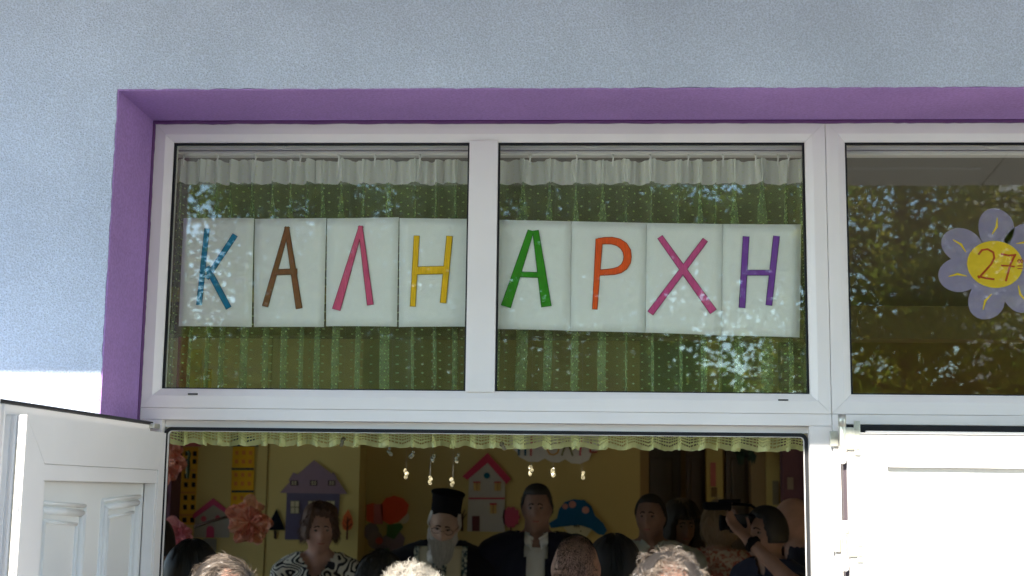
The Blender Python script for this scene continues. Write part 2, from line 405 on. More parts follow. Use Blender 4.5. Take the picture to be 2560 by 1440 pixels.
# raised mouldings on the panel: two columns of nested frames
def nest(x0, x1, z0, z1, lift):
    b = MB()
    for k, (ins, h, w) in enumerate(((0, .007, .010), (.017, .011, .018), (.042, .006, .009))):
        a0, a1, c0, c1 = x0+ins, x1-ins, z0+ins, z1-ins
        y0 = .0335
        for (p0, p1) in (((a0, c1), (a1, c1+lift)), ((a1, c1+lift), (a1, c0)), ((a1, c0), (a0, c0)), ((a0, c0), (a0, c1))):
            P0, P1 = Vector((p0[0], -sgn*(y0), p0[1])), Vector((p1[0], -sgn*(y0), p1[1]))
            bb = MB(); bb.tube([P0, P1], w*.5, 10)
            for v in bb.bm.verts: v.co.y = -sgn*y0+(v.co.y+sgn*y0)*(h/(w*.5))
            me = bpy.data.meshes.new('t'); bb.bm.to_mesh(me); bb.bm.free(); b.bm.from_mesh(me); bpy.data.meshes.remove(me)
    o_ = b.build('moulding', M_upvc2, PN, True)
nest(.085, .335, 1.12, 1.735, -.010); nest(.44, .70, 1.12, 1.712, .010)
nest(.085, .335, .3, 1.0, 0); nest(.44, .70, .3, 1.0, 0)
# outer flange with its gasket, stepping beyond the leaf at head and free edge
lbox('flange', .0, LW+.062, LT+.0005, LT+.012, .02, LZ+.022)
lbox('flange_lip', LW+.0625, LW+.072, LT-.016, LT+.016, .02, LZ+.034)
lbox('head_gasket', -.012, LW+.072, LT-.004, LT+.014, LZ+.0223, LZ+.031, M_gasket, .003)
for k in range(2): lbox('flange_ridge', LW+.02+k*.02, LW+.026+k*.02, LT-.008, LT+.0004, .02, LZ+.02)
for k, (a, c) in enumerate(((.004, .014), (.019, .026), (.034, .05))):
    lbox('edge_ridge', LW+.0005, LW+.006-.001*k, a, c, .02, LZ-.002, M_upvc, .001)
lbox('lock_plate', LW+.0002, LW+.0028, .0145, .0185, LZ-.5, LZ-.06, M_metal, 0)
lbox('hinge', -.035, .01, LT-.015, LT+.012, LZ+.012, LZ+.026, M_metal, .003)
# second folded leaf lying behind the first
LB = empty('folded_door', 'white door leaf folded flat behind the open panelled door', 'door', OD.location, ang)
lbox('slab', .29, .88, LT+.034, LT+.085, .02, LZ+.016, M_upvc, .002, LB)
for k in range(4): lbox('profile_strip', .8815+k*.03, .908+k*.03, LT+.032+.003*(k % 2), LT+.085, .02, LZ+.016, M_upvc, .002, LB)
lbox('head_gasket', .28, 1.0, LT+.03, LT+.06, LZ+.0163, LZ+.027, M_gasket, .002, LB)
for k in range(3): lbox('edge_ridge', 1.0005, 1.007, LT+.036+k*.017, LT+.046+k*.017, .02, LZ+.015, M_upvc, .001, LB)

# ------------------------------------------------------------ curtain
def curtain_mat(lace=False):
    m = bpy.data.materials.new('lace' if lace else 'green_voile'); m.use_nodes = True
    n = m.node_tree.nodes; l = m.node_tree.links; p = n['Principled BSDF']
    uv = n.new('ShaderNodeUVMap'); sp = n.new('ShaderNodeSeparateXYZ'); l.new(uv.outputs[0], sp.inputs[0])
    def M(op, a, b=None, c=None):
        t = n.new('ShaderNodeMath'); t.operation = op
        for i, v in enumerate((a, b, c)):
            if v is None: continue
            if hasattr(v, 'links'): l.new(v, t.inputs[i])
            else: t.inputs[i].default_value = v
        return t.outputs[0]
    u, v = sp.outputs[0], sp.outputs[1]     # metres along the cloth, metres up from the hem
    # woven dots on a half-drop grid
    row = M('FLOOR', M('DIVIDE', v, .0125)); half = M('MULTIPLY', M('MODULO', row, 2.0), .5)
    fx = M('SUBTRACT', M('FRACT', M('ADD', M('DIVIDE', u, .030), half)), .5); fz = M('SUBTRACT', M('FRACT', M('DIVIDE', v, .0125)), .5)
    d2 = M('ADD', M('POWER', M('MULTIPLY', fx, .030), 2.0), M('POWER', M('MULTIPLY', fz, .0125), 2.0))
    dot = M('LESS_THAN', d2, .0021**2)
    # hem zigzag
    zig = M('MULTIPLY', M('ABSOLUTE', M('SUBTRACT', M('FRACT', M('DIVIDE', u, .055)), .5)), .020)
    vz = M('SUBTRACT', v, zig)
    band = M('LESS_THAN', M('FRACT', M('DIVIDE', vz, .0075)), .45)
    pin = M('GREATER_THAN', M('FRACT', M('DIVIDE', u, .0045)), .28)
    inzone = M('MULTIPLY', M('GREATER_THAN', vz, .006), M('LESS_THAN', vz, .046))
    hole = M('MULTIPLY', M('MULTIPLY', band, pin), inzone)
    hemsolid = M('LESS_THAN', vz, .046)
    # opacity
    ns = n.new('ShaderNodeTexNoise'); ns.inputs['Scale'].default_value = 600; l.new(uv.outputs[0], ns.inputs['Vector'])
    base = M('MULTIPLY_ADD', ns.outputs['Fac'], .30, .20)
    op = M('MAXIMUM', M('MAXIMUM', base, M('MULTIPLY', hemsolid, .82)), M('MULTIPLY', dot, .85))
    op = M('MULTIPLY', op, M('SUBTRACT', 1.0, M('MULTIPLY', hole, .8)))
    # header tape is solid white
    tape = M('GREATER_THAN', v, .756)
    op = M('MAXIMUM', op, M('MULTIPLY', tape, .93))
    mix = n.new('ShaderNodeMix'); mix.data_type = 'RGBA'; mix.inputs['A'].default_value = (.38, .51, .27, 1); mix.inputs['B'].default_value = (.86, .87, .82, 1)
    l.new(tape, mix.inputs['Factor'])
    mix2 = n.new('ShaderNodeMix'); mix2.data_type = 'RGBA'; mix2.inputs['B'].default_value = (.80, .85, .46, 1)
    l.new(mix.outputs['Result'], mix2.inputs['A']); l.new(M('MAXIMUM', hemsolid, M('MULTIPLY', dot, .5)), mix2.inputs['Factor'])
    df = n.new('ShaderNodeBsdfDiffuse'); tl = n.new('ShaderNodeBsdfTranslucent'); tp = n.new('ShaderNodeBsdfTransparent')
    l.new(mix2.outputs['Result'], df.inputs[0]); l.new(mix2.outputs['Result'], tl.inputs[0])
    a = n.new('ShaderNodeMixShader'); a.inputs[0].default_value = .35; l.new(df.outputs[0], a.inputs[1]); l.new(tl.outputs[0], a.inputs[2])
    c = n.new('ShaderNodeMixShader'); l.new(op, c.inputs[0]); l.new(tp.outputs[0], c.inputs[1]); l.new(a.outputs[0], c.inputs[2])
    n.remove(p); l.new(c.outputs[0], n['Material Output'].inputs['Surface'])
    return m
M_curt = curtain_mat()
def smooth01(x):
    x = min(1, max(0, x)); return x*x*(3-2*x)
def curtain():
    rnd = random.Random(3)
    z1, z0 = 2.708, 1.884; x0, x1 = -1.185, .650
    # fold centres along the rail: pleat widths vary
    knots = []; x = x0
    while x < x1:
        w = rnd.uniform(.035, .085); knots.append((x, w, rnd.uniform(.6, 1.35), rnd.uniform(.55, 1.0))); x += w
    NV = 44; per = 20; cols = []; U = 0
    for (kx, w, amp, ov) in knots:
        for i in range(per): cols.append((kx, w, i/per, amp, ov, U)); U += w*1.6/per
    bm = bmesh.new(); uvl = bm.loops.layers.uv.new('UVMap'); grid = []
    H = z1-z0
    for (kx, w, t, amp, ov, u) in cols:
        col = []
        for j in range(NV+1):
            s = j/NV; z = z1-s*H; open_ = min(1, .3+.7*smooth01(s*4))
            a = 2*math.pi*t
            wob = mnoise.noise(Vector((kx*3, s*2.2, 1)))*.018*s
            X = kx+w*t+math.sin(a)*w*.42*ov*open_+wob
            Y = .12+math.cos(a)*.030*amp*max(.45, open_)+mnoise.noise(Vector((kx*5, s*3, 5)))*.006
            if s < .13:      # gathered tape: many small round pleats
                q = max(0, 1-s/.13); X += math.sin(u*2*math.pi/.024)*.0018; Y += abs(math.sin(u*math.pi/.030))*-.014*min(1, q*3)
            vv = z-z0
            if j == NV:
                sc_ = abs(math.sin(u*math.pi/.055)); z -= .010*sc_-.002
                z += .0025*abs(math.sin(u*math.pi/.011))
            # sag between hooks
            z -= .006*abs(math.sin((X-x0)*math.pi/.1))*(1 if s < .2 else max(0, 1-(s-.2)*2))
            col.append((bm.verts.new((X, Y, z)), u, vv))
        grid.append(col)
    for i in range(len(grid)-1):
        for j in range(NV):
            q = [grid[i][j], grid[i][j+1], grid[i+1][j+1], grid[i+1][j]]
            f = bm.faces.new([k[0] for k in q]); f.smooth = True
            for lp, k in zip(f.loops, q): lp[uvl].uv = (k[1], k[2])
    me = bpy.data.meshes.new('curtain'); bm.to_mesh(me); bm.free()
    o = link_mesh('curtain', me, M_curt)
    tag(o, 'sheer green dotted curtain with scalloped lace hem behind the letter sheets', 'curtain')
    # rail and hooks
    b = MB(); b.box((x0-.02, .10, 2.716), (3.1, .135, 2.728), .002); b.box((x0-.02, .095, 2.731), (3.1, .14, 2.744), .002)
    rl = tag(b.build('curtain_rail', M_upvc), 'white curtain rail along the top inside the transom windows', 'curtain rail')
    for px in (460, 545, 640, 752, 848, 938, 1050, 1325, 1442, 1532, 1625, 1720, 1807, 1888, 1944, 1970):
        p = at(px, 388, .095); b = MB()
        b.tube([(p.x, .096, 2.716), (p.x+.001, .090, 2.705), (p.x-.001, .090, 2.690), (p.x+.001, .093, 2.679)], .0034, 6, .0012); b.build('hook', M_upvc, o, True)
curtain()

# ------------------------------------------------------------ letter sheets
def stroke(b, pts, w, y, th=.0003):
    """flat marker stroke through pts (x,z), width w, as a thin raised strip with mitred joints"""
    P = [Vector(p) for p in pts]; L, Rr = [], []
    for i, p in enumerate(P):
        a = (P[i]-P[i-1]).normalized() if i else (P[1]-P[0]).normalized()
        c = (P[i+1]-P[i]).normalized() if i < len(P)-1 else a
        t = (a+c).normalized(); nrm = Vector((-t.y, t.x)); k = 1/max(.5, nrm.dot(Vector((-a.y, a.x))))
        wi = w[i] if hasattr(w, '__len__') else w
        L.append(p+nrm*wi/2*k); Rr.append(p-nrm*wi/2*k)
    loop = L+Rr[::-1]
    b.prism([(q.x, y, q.y) for q in loop], (0, th, 0))
def marker(name, col):
    return mat(name, col, rough=.6, var=.16, vscale=10, stretch=(26, 1, 3), detail=2, trans=.2)
SHEETS = [
 ('K', [(459, 545), (635, 545), (628, 817), (445, 815)], srgb(0, 122, 168), [([(518, 572), (498, 762)], (12, 13)), ([(588, 588), (517, 696)], (13, 11)), ([(518, 668), (572, 770)], 13)], 'white sheet with a blue hand drawn letter K, first in the row'),
 ('A', [(637, 547), (816, 545), (809, 817), (633, 817)], srgb(128, 78, 52), [([(719, 568), (663, 766)], (10, 14)), ([(717, 568), (748, 771)], (10, 15)), ([(686, 681), (743, 679)], 13)], 'white sheet with a brown hand drawn letter A'),
 ('L', [(818, 546), (997, 543), (992, 816), (814, 815)], srgb(205, 82, 125), [([(903, 566), (841, 774)], (10, 20)), ([(901, 566), (926, 762)], (10, 15))], 'white sheet with a pink hand drawn Greek letter lambda'),
 ('H', [(999, 545), (1188, 547), (1185, 816), (996, 817)], srgb(226, 182, 28), [([(1042, 590), (1032, 766)], (13, 12)), ([(1124, 591), (1108, 757)], 14), ([(1037, 677), (1117, 675)], 19)], 'white sheet with a yellow hand drawn letter H'),
 ('A2', [(1236, 549), (1428, 553), (1425, 826), (1234, 822)], srgb(52, 140, 28), [([(1327, 577), (1265, 766)], (14, 24)), ([(1339, 577), (1366, 766)], (14, 24)), ([(1296, 686), (1352, 688)], 12)], 'white sheet with a green dark outlined letter A'),
 ('P', [(1428, 553), (1617, 557), (1614, 831), (1425, 827)], srgb(224, 88, 36), [([(1498, 598), (1487, 773)], (16, 11)), ([(1496, 604), (1512, 602), (1530, 602), (1546, 606), (1559, 615), (1567, 628), (1569, 642), (1567, 655), (1560, 667), (1549, 675), (1535, 679), (1515, 681), (1496, 682)], (15, 16, 17, 18, 19, 19, 18, 18, 17, 16, 15, 14, 13))], 'white sheet with an orange hand drawn letter P'),
 ('X', [(1617, 557), (1806, 560), (1803, 838), (1614, 831)], srgb(200, 78, 140), [([(1650, 593), (1783, 779)], (13, 18)), ([(1763, 600), (1626, 783)], (13, 15))], 'white sheet with a magenta hand drawn letter X'),
 ('H2', [(1806, 560), (2003, 561), (2000, 843), (1803, 838)], srgb(122, 62, 162), [([(1865, 592), (1855, 769)], 14), ([(1941, 591), (1922, 763)], 14), ([(1861, 682), (1930, 682)], 12)], 'white sheet with a purple hand drawn letter H, last in the row'),
]
for k, (nm, cor, col, strokes, label) in enumerate(SHEETS):
    Y = .043 + (.0012 if k % 2 else 0)
    c = [at(x, y, Y) for x, y in cor]; base = (c[2]+c[3])/2
    bm = bmesh.new(); nx, nz = 8, 12; g = []
    for i in range(nx+1):
        row = []
        for j in range(nz+1):
            p = c[3].lerp(c[2], i/nx).lerp(c[0].lerp(c[1], i/nx), j/nz)-base
            e = (1-j/nz)**3; side = (2*i/nx-1)**4
            p.y = .0004+e*side*.006+mnoise.noise(Vector((i*.4+k*7, j*.3, 2)))*.0006+abs(mnoise.noise(Vector((k, 1, 3))))*.0004
            row.append(bm.verts.new(p))
        g.append(row)
    for i in range(nx):
        for j in range(nz): f = bm.faces.new((g[i][j], g[i+1][j], g[i+1][j+1], g[i][j+1])); f.smooth = True
    me = bpy.data.meshes.new('letter_sheet'); bm.to_mesh(me); bm.free()
    so = link_mesh('letter_sheet', me, M_paper); so.location = base
    md = so.modifiers.new('thickness', 'SOLIDIFY'); md.thickness = .0003
    tag(so, label, 'letter sheet', 'letter sheets taped in the transom window')
    dark = tuple(v*.55 for v in col); col = tuple(min(.95, v*1.25) for v in col)
    bo, bf = MB(), MB()
    for si, (pts, w) in enumerate(strokes):
        P = [at(x, y, Y)-base for x, y in pts]; px = 1.075e-3
        if hasattr(w, '__len__'): wo = [(q+3.2)*px for q in w]; wf = [(q-.2)*px for q in w]
        else: wo = (w+3.2)*px; wf = (w-.2)*px
        PP = [(p.x, p.z) for p in P]
        d0 = (Vector(PP[0])-Vector(PP[1])).normalized()*.001; d1 = (Vector(PP[-1])-Vector(PP[-2])).normalized()*.001
        PO = [tuple(Vector(PP[0])+d0)]+PP[1:-1]+[tuple(Vector(PP[-1])+d1)]
        stroke(bo, PO, wo, -.0016-.00025*si, .0002); stroke(bf, PP, wf, -.0026-.00025*si, .0002)
    L = bf.build('letter', marker('marker_'+nm, col), so); bo.build('letter_outline', marker('markerline_'+nm, dark), so)

# flower cut-out on the other pane
FY = .0435; fc = at(2487, 661, FY)
FL = empty('paper_flower', 'flat purple paper flower with yellow centre and the number 27', 'paper flower', fc)
M_pet = mat('lilac_card', srgb(152, 142, 176), rough=.85, var=.04, vscale=20, trans=.15)
M_cen = mat('yellow_card', srgb(240, 205, 50), rough=.8, var=.03, vscale=20, trans=.15)
M_red = mat('red_marker', srgb(178, 62, 28), rough=.6)
px = 1.075e-3
for i, (dx, dy, rx, ry) in enumerate(((6, 88, 47, 52), (-88, 52, 50, 44), (-96, -28, 44, 50), (-22, -80, 44, 46), (62, -76, 46, 50), (104, -4, 48, 44), (82, 62, 48, 44))):
    a = math.atan2(dy, dx); b = MB(); pts = []
    for k in range(28):
        t = k*2*math.pi/28; rr = 1+.03*math.sin(3*t+i); e = Vector((math.cos(t)*56*rr, math.sin(t)*(45+5*math.cos(t))*rr, 0))
        q = Matrix.Rotation(a, 3, 'Z') @ (e+Vector((90, 0, 0)))
        pts.append((q.x*px, -.0002*(i % 3), q.y*px))
    b.prism(pts, (0, .00015, 0)); pt = b.build('petal', M_pet, FL)
    b = MB(); v0 = Vector((math.cos(a+.12), math.sin(a+.12)))*78*px; v1 = Vector((math.cos(a-.02), math.sin(a-.02)))*98*px; v2 = Vector((math.cos(a-.02), math.sin(a-.02)))*122*px
    stroke(b, [tuple(v0), tuple(v1), tuple(v2)], (2*px, 6*px, 2*px), -.0009, .0002); b.build('vein', M_cen, pt)
b = MB(); b.prism([(70*px*math.cos(k*math.pi/24), -.0014, 61*px*math.sin(k*math.pi/24)*1.0) for k in range(48)], (0, .0004, 0)); cen = b.build('flower_centre', M_cen, FL)
b = MB()
q = lambda L: [((x-2487)*px, -(y-661)*px) for x, y in L]
stroke(b, q([(2446, 636), (2456, 624), (2470, 622), (2484, 630), (2486, 644), (2478, 660), (2462, 678), (2444, 697)]), 5*px, -.0019, .0003)
stroke(b, q([(2442, 692), (2462, 697), (2484, 700)]), 5*px, -.00225, .0003)
stroke(b, q([(2503, 634), (2522, 638), (2540, 637)]), 5*px, -.0019, .0003); stroke(b, q([(2540, 634), (2526, 660), (2512, 705)]), 5*px, -.00225, .0003)
stroke(b, q([(2502, 664), (2520, 665), (2536, 667)]), 4*px, -.0026, .0003)
stroke(b, q([(2543, 672), (2556, 672)]), 2.5*px, -.0019, .0003); stroke(b, q([(2543, 665), (2556, 665)]), 2.5*px, -.0019, .0003)
stroke(b, q([(2544, 652), (2548, 648), (2553, 652), (2548, 657), (2544, 652)]), 2.2*px, -.0019, .0003); stroke(b, q([(2549, 652), (2554, 648), (2558, 652), (2554, 657), (2549, 652)]), 2.2*px, -.0022, .0003)
b.build('number', M_red, cen)

# coloured bars hanging behind the curtain, lintel band behind
for (x0, x1, y0, y1, col, lab) in ((447, 471, 842, 962, (178, 62, 44), 'tall red paper bar standing behind the green curtain'), (479, 501, 873, 962, (196, 160, 30), 'yellow paper bar, the middle height one beside the red bar'), (507, 527, 922, 962, (190, 150, 36), 'shortest yellow paper bar behind the curtain')):
    p, q2 = at(x0, y0, .24), at(x1, 990, .24); b = MB(); b.box((p.x, .235, q2.z-.05), (q2.x, .243, p.z), .002)
    tag(b.build('paper_bar', mat('bar%d' % x0, srgb(*col), rough=.7)), lab, 'paper bar', 'paper bars behind the curtain')
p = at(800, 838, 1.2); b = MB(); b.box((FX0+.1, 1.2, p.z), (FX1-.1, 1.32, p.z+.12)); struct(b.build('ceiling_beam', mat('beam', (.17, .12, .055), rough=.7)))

# ------------------------------------------------------------ lane behind the viewer, mirrored in the glass: trees, hedge, block
M_leafs = [mat('leaf_%d' % i, c, rough=.75, spec=.08, var=.25, vscale=1.5, trans=.5, tcol=tc_) for i, (c, tc_) in enumerate((((.06, .12, .03), (.20, .34, .05)), ((.10, .15, .03), (.34, .42, .06)), ((.20, .20, .03), (.55, .50, .07))))]
M_bark = mat('bark', (.12, .09, .06), rough=.9, var=.3, vscale=6, bump=.6, bscale=20)
def tree(x, y, h, rad, mi, label, seed, nleaf=17000, base=1.6, leaf=(.07, .19)):
    rnd = random.Random(seed); e = empty('tree', label, 'tree', (x, y, 0), 0, 'trees across from the building')
    b = MB(); tips = []; lean = Vector((rnd.uniform(-.3, .3), rnd.uniform(-.3, .3), 0))
    tp = [lean*(i/6)**1.5+Vector((mnoise.noise(Vector((seed, i*.5, 0)))*.15, mnoise.noise(Vector((seed, i*.5, 9)))*.15, h*.92*i/6)) for i in range(7)]; tp[0] = Vector((0, 0, -.1))
    b.tube(tp, .16*h/7, 10, .03)
    for i in range(52):
        s = rnd.uniform(base/h, .97); k = s*6*.999; p0 = tp[int(k)].lerp(tp[min(6, int(k)+1)], k-int(k)); a = rnd.uniform(0, 2*math.pi)
        L = rad*(1.05-.75*abs(s-.45)/.55)*rnd.uniform(.6, 1.1); up = rnd.uniform(.1, .6)
        p1 = p0+Vector((math.cos(a), math.sin(a), up))*L*.5; p2 = p1+Vector((math.cos(a+.3), math.sin(a+.3), up*.2-.15))*L*.5
        b.tube([p0, p1, p2], .055*(1.2-s), 6, .010); tips += [(p0.lerp(p1, .6), L*.3), (p1, L*.32), (p1.lerp(p2, .5), L*.3), (p2, L*.28)]
        for _ in range(3):
            t = rnd.uniform(.4, 1); q = p1.lerp(p2, t); a2 = a+rnd.uniform(-1.2, 1.2); r_ = q+Vector((math.cos(a2), math.sin(a2), rnd.uniform(-.5, .5)))*L*.35
            b.tube([q, r_], .008, 4, .003); tips.append((r_, L*.22))
    b.build('trunk', M_bark, e, True)
    V, F, MI = [], [], []
    for _ in range(nleaf):
        c, r = rnd.choice(tips); d = Vector((rnd.gauss(0, 1), rnd.gauss(0, 1), rnd.gauss(0, .75)))*r*.62; p = c+d
        if mnoise.noise(p*.9+Vector((seed, 0, 0))) < -.22: continue
        ax = Vector((rnd.gauss(0, 1), rnd.gauss(0, 1), rnd.gauss(-.5, .6))).normalized(); o2 = ax.cross(Vector((rnd.gauss(0, 1), rnd.gauss(0, 1), rnd.gauss(0, 1)))).normalized()
        L = rnd.uniform(*leaf); w = L*.28; k = len(V)
        V += [p, p+ax*L*.5+o2*w, p+ax*L, p+ax*L*.5-o2*w]; F.append((k, k+1, k+2, k+3)); MI.append(0 if rnd.random() < .6 else 1)
    me = bpy.data.meshes.new('crown'); me.from_pydata([tuple(v) for v in V], [], F)
    me.materials.append(M_leafs[mi]); me.materials.append(M_leafs[(mi+1) % 3]); me.polygons.foreach_set('material_index', MI)
    link_mesh('crown', me, None, e)
TREES = [(-5.6, -13.0, 8.2, 3.0, 1, 'loose olive green tree, mirrored behind the first letter sheets'), (-2.0, -15.5, 8.6, 3.0, 0, 'dark tree with a forked trunk, mirrored below the brown letter A'),
 (.5, -13.0, 8.0, 2.6, 0, 'dense dark tree mirrored above the green letter A'), (4.7, -15.5, 8.6, 2.6, 1, 'feathery tree mirrored beside the purple letter H'),
 (7.2, -13.5, 7.6, 2.8, 1, 'yellow green tree mirrored left of the paper flower'), (9.8, -16.0, 7.8, 3.0, 2, 'golden leaved tree mirrored behind the paper flower'),
 (-4.3, -18.0, 9.4, 3.3, 0, 'tall dark tree standing between and behind the olive tree and the forked tree')]
for i, (x, y, h, r, mi, lab) in enumerate(TREES): tree(x, y, h, r, mi, lab, 11+i, (52000, 46000, 52000, 44000, 18000, 21000, 60000)[i], (1.3, 2.5, 1.6, 1.8, 1.4, 1.4, 2.2)[i], (.06, .15))
b = MB()
rnd = random.Random(5); V, F = [], []
for _ in range(40000):
    p = Vector((rnd.uniform(-16, 17), -21+rnd.gauss(0, .5), 0)); p.z = rnd.uniform(.6, 3.9+1.6*mnoise.noise(Vector((p.x*.4, 0, 0))))
    ax = Vector((rnd.gauss(0, 1), rnd.gauss(0, 1), rnd.gauss(0, 1))).normalized(); o2 = ax.orthogonal().normalized(); L = rnd.uniform(.12, .3); k = len(V)
    V += [p, p+ax*L*.5+o2*L*.3, p+ax*L, p+ax*L*.5-o2*L*.3]; F.append((k, k+1, k+2, k+3))
b.bm.free(); me = bpy.data.meshes.new('hedge'); me.from_pydata([tuple(v) for v in V], [], F); ho = link_mesh('hedge', me, M_leafs[0])
tag(ho, 'tall clipped green hedge closing the lane beyond the trees', 'hedge', kind='stuff')
BB = empty('apartment_building', 'pale grey building mirrored beyond the golden tree', 'building', (17, -31, 0))
b = MB(); b.box((-6, -5, 0), (6, 5, 11)); b.build('wall', mat('render_grey', (.5, .5, .5), rough=.85, var=.05), BB)
b = MB(); b.box((-6.3, -5.3, 11), (6.3, 5.3, 11.3)); b.build('roof', M_soffit, BB)
for i in range(5):
    for j in range(3):
        b = MB(); b.box((-5.2+i*2.3, 5.0, 1.2+j*3.2), (-3.9+i*2.3, 5.06, 2.9+j*3.2)); w_ = b.build('window', mat('dark_pane', (.03, .035, .04), rough=.15), BB)
        b = MB(); b.box((-5.3+i*2.3, 5.0, 1.1+j*3.2), (-3.8+i*2.3, 5.12, 1.195+j*3.2)); b.build('sill', M_soffit, w_)

# ------------------------------------------------------------ corridor end of the room
def card(px0, px1, py0, py1, Y, th, m, name, parent=None, kind='structure', z0=None, z1=None):
    p, q = at(px0, py0, Y), at(px1, py1, Y)
    b = MB(); b.box((p.x, Y, q.z if z0 is None else z0), (q.x, Y+th, p.z if z1 is None else z1))
    o = b.build(name, m, parent)
    if parent is None and kind: o['kind'] = kind
    return o
M_brown = mat('brown_door', (.20, .165, .15), rough=.5, var=.1, vscale=3, stretch=(8, 1, 1))
M_brown2 = mat('dark_brown_door', (.125, .088, .078), rough=.5, var=.1, vscale=3, stretch=(8, 1, 1))
M_maroon = mat('maroon_paint', (.14, .06, .08), rough=.6)
M_tan = mat('tan_paint', (.36, .25, .12), rough=.7)
YC = 5.2
b = MB(); b.box((xr+.0, 4.605, 0), (xr+.06, YC, 2.95)); struct(b.build('corridor_wall', M_tan))
b = MB(); b.box((xr+.0605, YC, 0), (FX1-.1, YC+.15, 2.95)); struct(b.build('corridor_wall', M_tan))
def room_door(x0, x1, Y, m, label):
    p, q = at(x0, 1100, Y), at(x1, 1100, Y); e = empty('room_door', label, 'door', (p.x, Y, 0), 0, None)
    w = q.x-p.x; b = MB(); b.box((0, -.04, 0), (w, 0, 2.15), .004); b.build('slab', m, e)
    b = MB(); st = w*.2
    for z0, z1 in ((.2, 1.0), (1.15, 2.0)): b.box((st, -.052, z0), (w-st, -.0405, z1), .008)
    b.build('raised_panel', m, e)
    b = MB(); b.box((-.04, -.05, 2.151), (w+.02, -.002, 2.21)); b.build('door_head', m, e); return e
room_door(1603, 1700, YC, M_brown, 'greyish brown panelled door behind the man in the pale shirt')
room_door(1714, 1762, YC-.3, M_brown2, 'narrow dark brown door next to the yellow pier')
room_door(1812, 1872, YC-.25, M_brown, 'brown door partly hidden by the video camera')
def pier(x0, x1, Y, m, name='wall_pier'):
    p, q = at(x0, 1100, Y), at(x1, 1100, Y); b = MB(); b.box((p.x, Y, 0), (q.x, Y+.12, 2.95)); return struct(b.build(name, m))
pier(1766, 1806, YC-.45, M_yellow); pier(1876, 1914, YC-.5, M_tan); pier(1916, 1954, YC-.55, M_yellow); pier(1956, 2016, YC-.75, M_maroon); pier(2018, 2120, YC-.8, M_tan)
def notice(px0, px1, py0, py1, Y, col, label, name='notice', cat='notice'):
    p, q = at(px0, py0, Y), at(px1, py1, Y); b = MB(); b.box((p.x, Y, q.z), (q.x, Y+.004, p.z), .001)
    return tag(b.build(name, mat('c_%d_%d_%d' % col, srgb(*col), rough=.8, var=.08, vscale=15)), label, cat)
notice(1776, 1790, 1156, 1216, YC-.458, (205, 120, 112), 'pink drawing pinned high on the yellow pier')
notice(1778, 1793, 1218, 1243, YC-.458, (120, 96, 60), 'small brown picture under the pink drawing')
notice(1931, 1947, 1202, 1262, YC-.558, (150, 140, 110), 'tall grey notice on the yellow pier by the switch')
notice(1968, 1984, 1193, 1224, YC-.758, (140, 125, 112), 'pale light switch plate on the maroon pier', 'light_switch', 'light switch')
# hanging plant between the doors
p = at(1861, 1118, YC-.62); e = empty('hanging_plant', 'dark trailing plant hanging above the video camera', 'plant', p)
b = MB(); b.tube([(0, 0, 1.1+0), (0, 0, 0)], .003, 5); b.lathe([(.03, -.06), (.05, 0), (.05, .01)], 14); b.build('pot', mat('dark_pot', (.02, .03, .025), rough=.5), e, True)
b = MB(); rnd = random.Random(4)
for k in range(26):
    a = rnd.uniform(0, 6.28); r_ = rnd.uniform(.02, .07); L = rnd.uniform(.03, .12)
    b.prism([(math.cos(a)*r_*.4, math.sin(a)*r_*.4, 0), (math.cos(a)*r_-.014, math.sin(a)*r_, -L*.5), (math.cos(a)*r_, math.sin(a)*r_, -L), (math.cos(a)*r_+.014, math.sin(a)*r_, -L*.5)], (0, .003, 0))
b.build('leaves', mat('dark_leaf', (.03, .06, .04), rough=.5), e)

# maroon cupboard edge at the window side of the room
b = MB(); p, q = at(398, 1200, 4.0), at(424, 1300, 4.0); b.box((FX0+.1, 4.0, 0), (q.x, 4.19, 2.3), .004)
tag(b.build('cupboard', M_maroon), 'dark maroon cupboard end behind the tissue flowers', 'cupboard')
notice(400, 413, 1231, 1259, 3.99, (96, 108, 92), 'small grey green plate on the maroon cupboard', 'switch_plate', 'switch plate')

# ------------------------------------------------------------ paper decorations on the back wall
def dm(col, k=1.0): return mat('card_%d_%d_%d' % col, srgb(*col), rough=.85, var=.04, vscale=12)
YL, YR = 4.195, 4.445
def cut(name, pts, Y, col, parent=None, th=.003, base=None):
    b = MB(); P = []
    for x, y in pts:
        p = at(x, y, Y); P.append((p.x-(base.x if base else 0), Y-(base.y if base else 0), p.z-(base.z if base else 0)))
    b.prism(P, (0, th, 0)); return b.build(name, dm(col), parent)
def rect(x0, y0, x1, y1): return [(x0, y0), (x1, y0), (x1, y1), (x0, y1)]
def disc(cx, cy, r, n=20, sy=1): return [(cx+r*math.cos(k*2*math.pi/n), cy+sy*r*math.sin(k*2*math.pi/n)) for k in range(n)]
class Deco:
    def __init__(s, name, label, cat, px, py, Y, group=None):
        s.base = at(px, py, Y); s.Y = Y; s.e = empty(name, label, cat, s.base, 0, group); s.n = 0
    def add(s, name, pts, col, layer=0, parent=None):
        y = s.Y-.0035*(layer+1); return cut(name, pts, y, col, parent or s.e, .0028, s.base)
G = 'paper houses on the back wall'
d = Deco('paper_tower', 'yellow paper tower block with rows of black windows', 'paper house', 466, 1310, YL, G)
d.add('wall', [(437, 1118), (496, 1118), (487, 1312), (430, 1312)], (228, 176, 60))
d.add('roof', [(445, 1100), (490, 1100), (504, 1116), (436, 1116)], (214, 120, 120), 1)
for y, c in ((1173, 0), (1229, 0), (1285, 0)): d.add('floor_band', rect(435-(y-1173)*.05, y, 490-(y-1173)*.05, y+5), (214, 150, 70), 1)
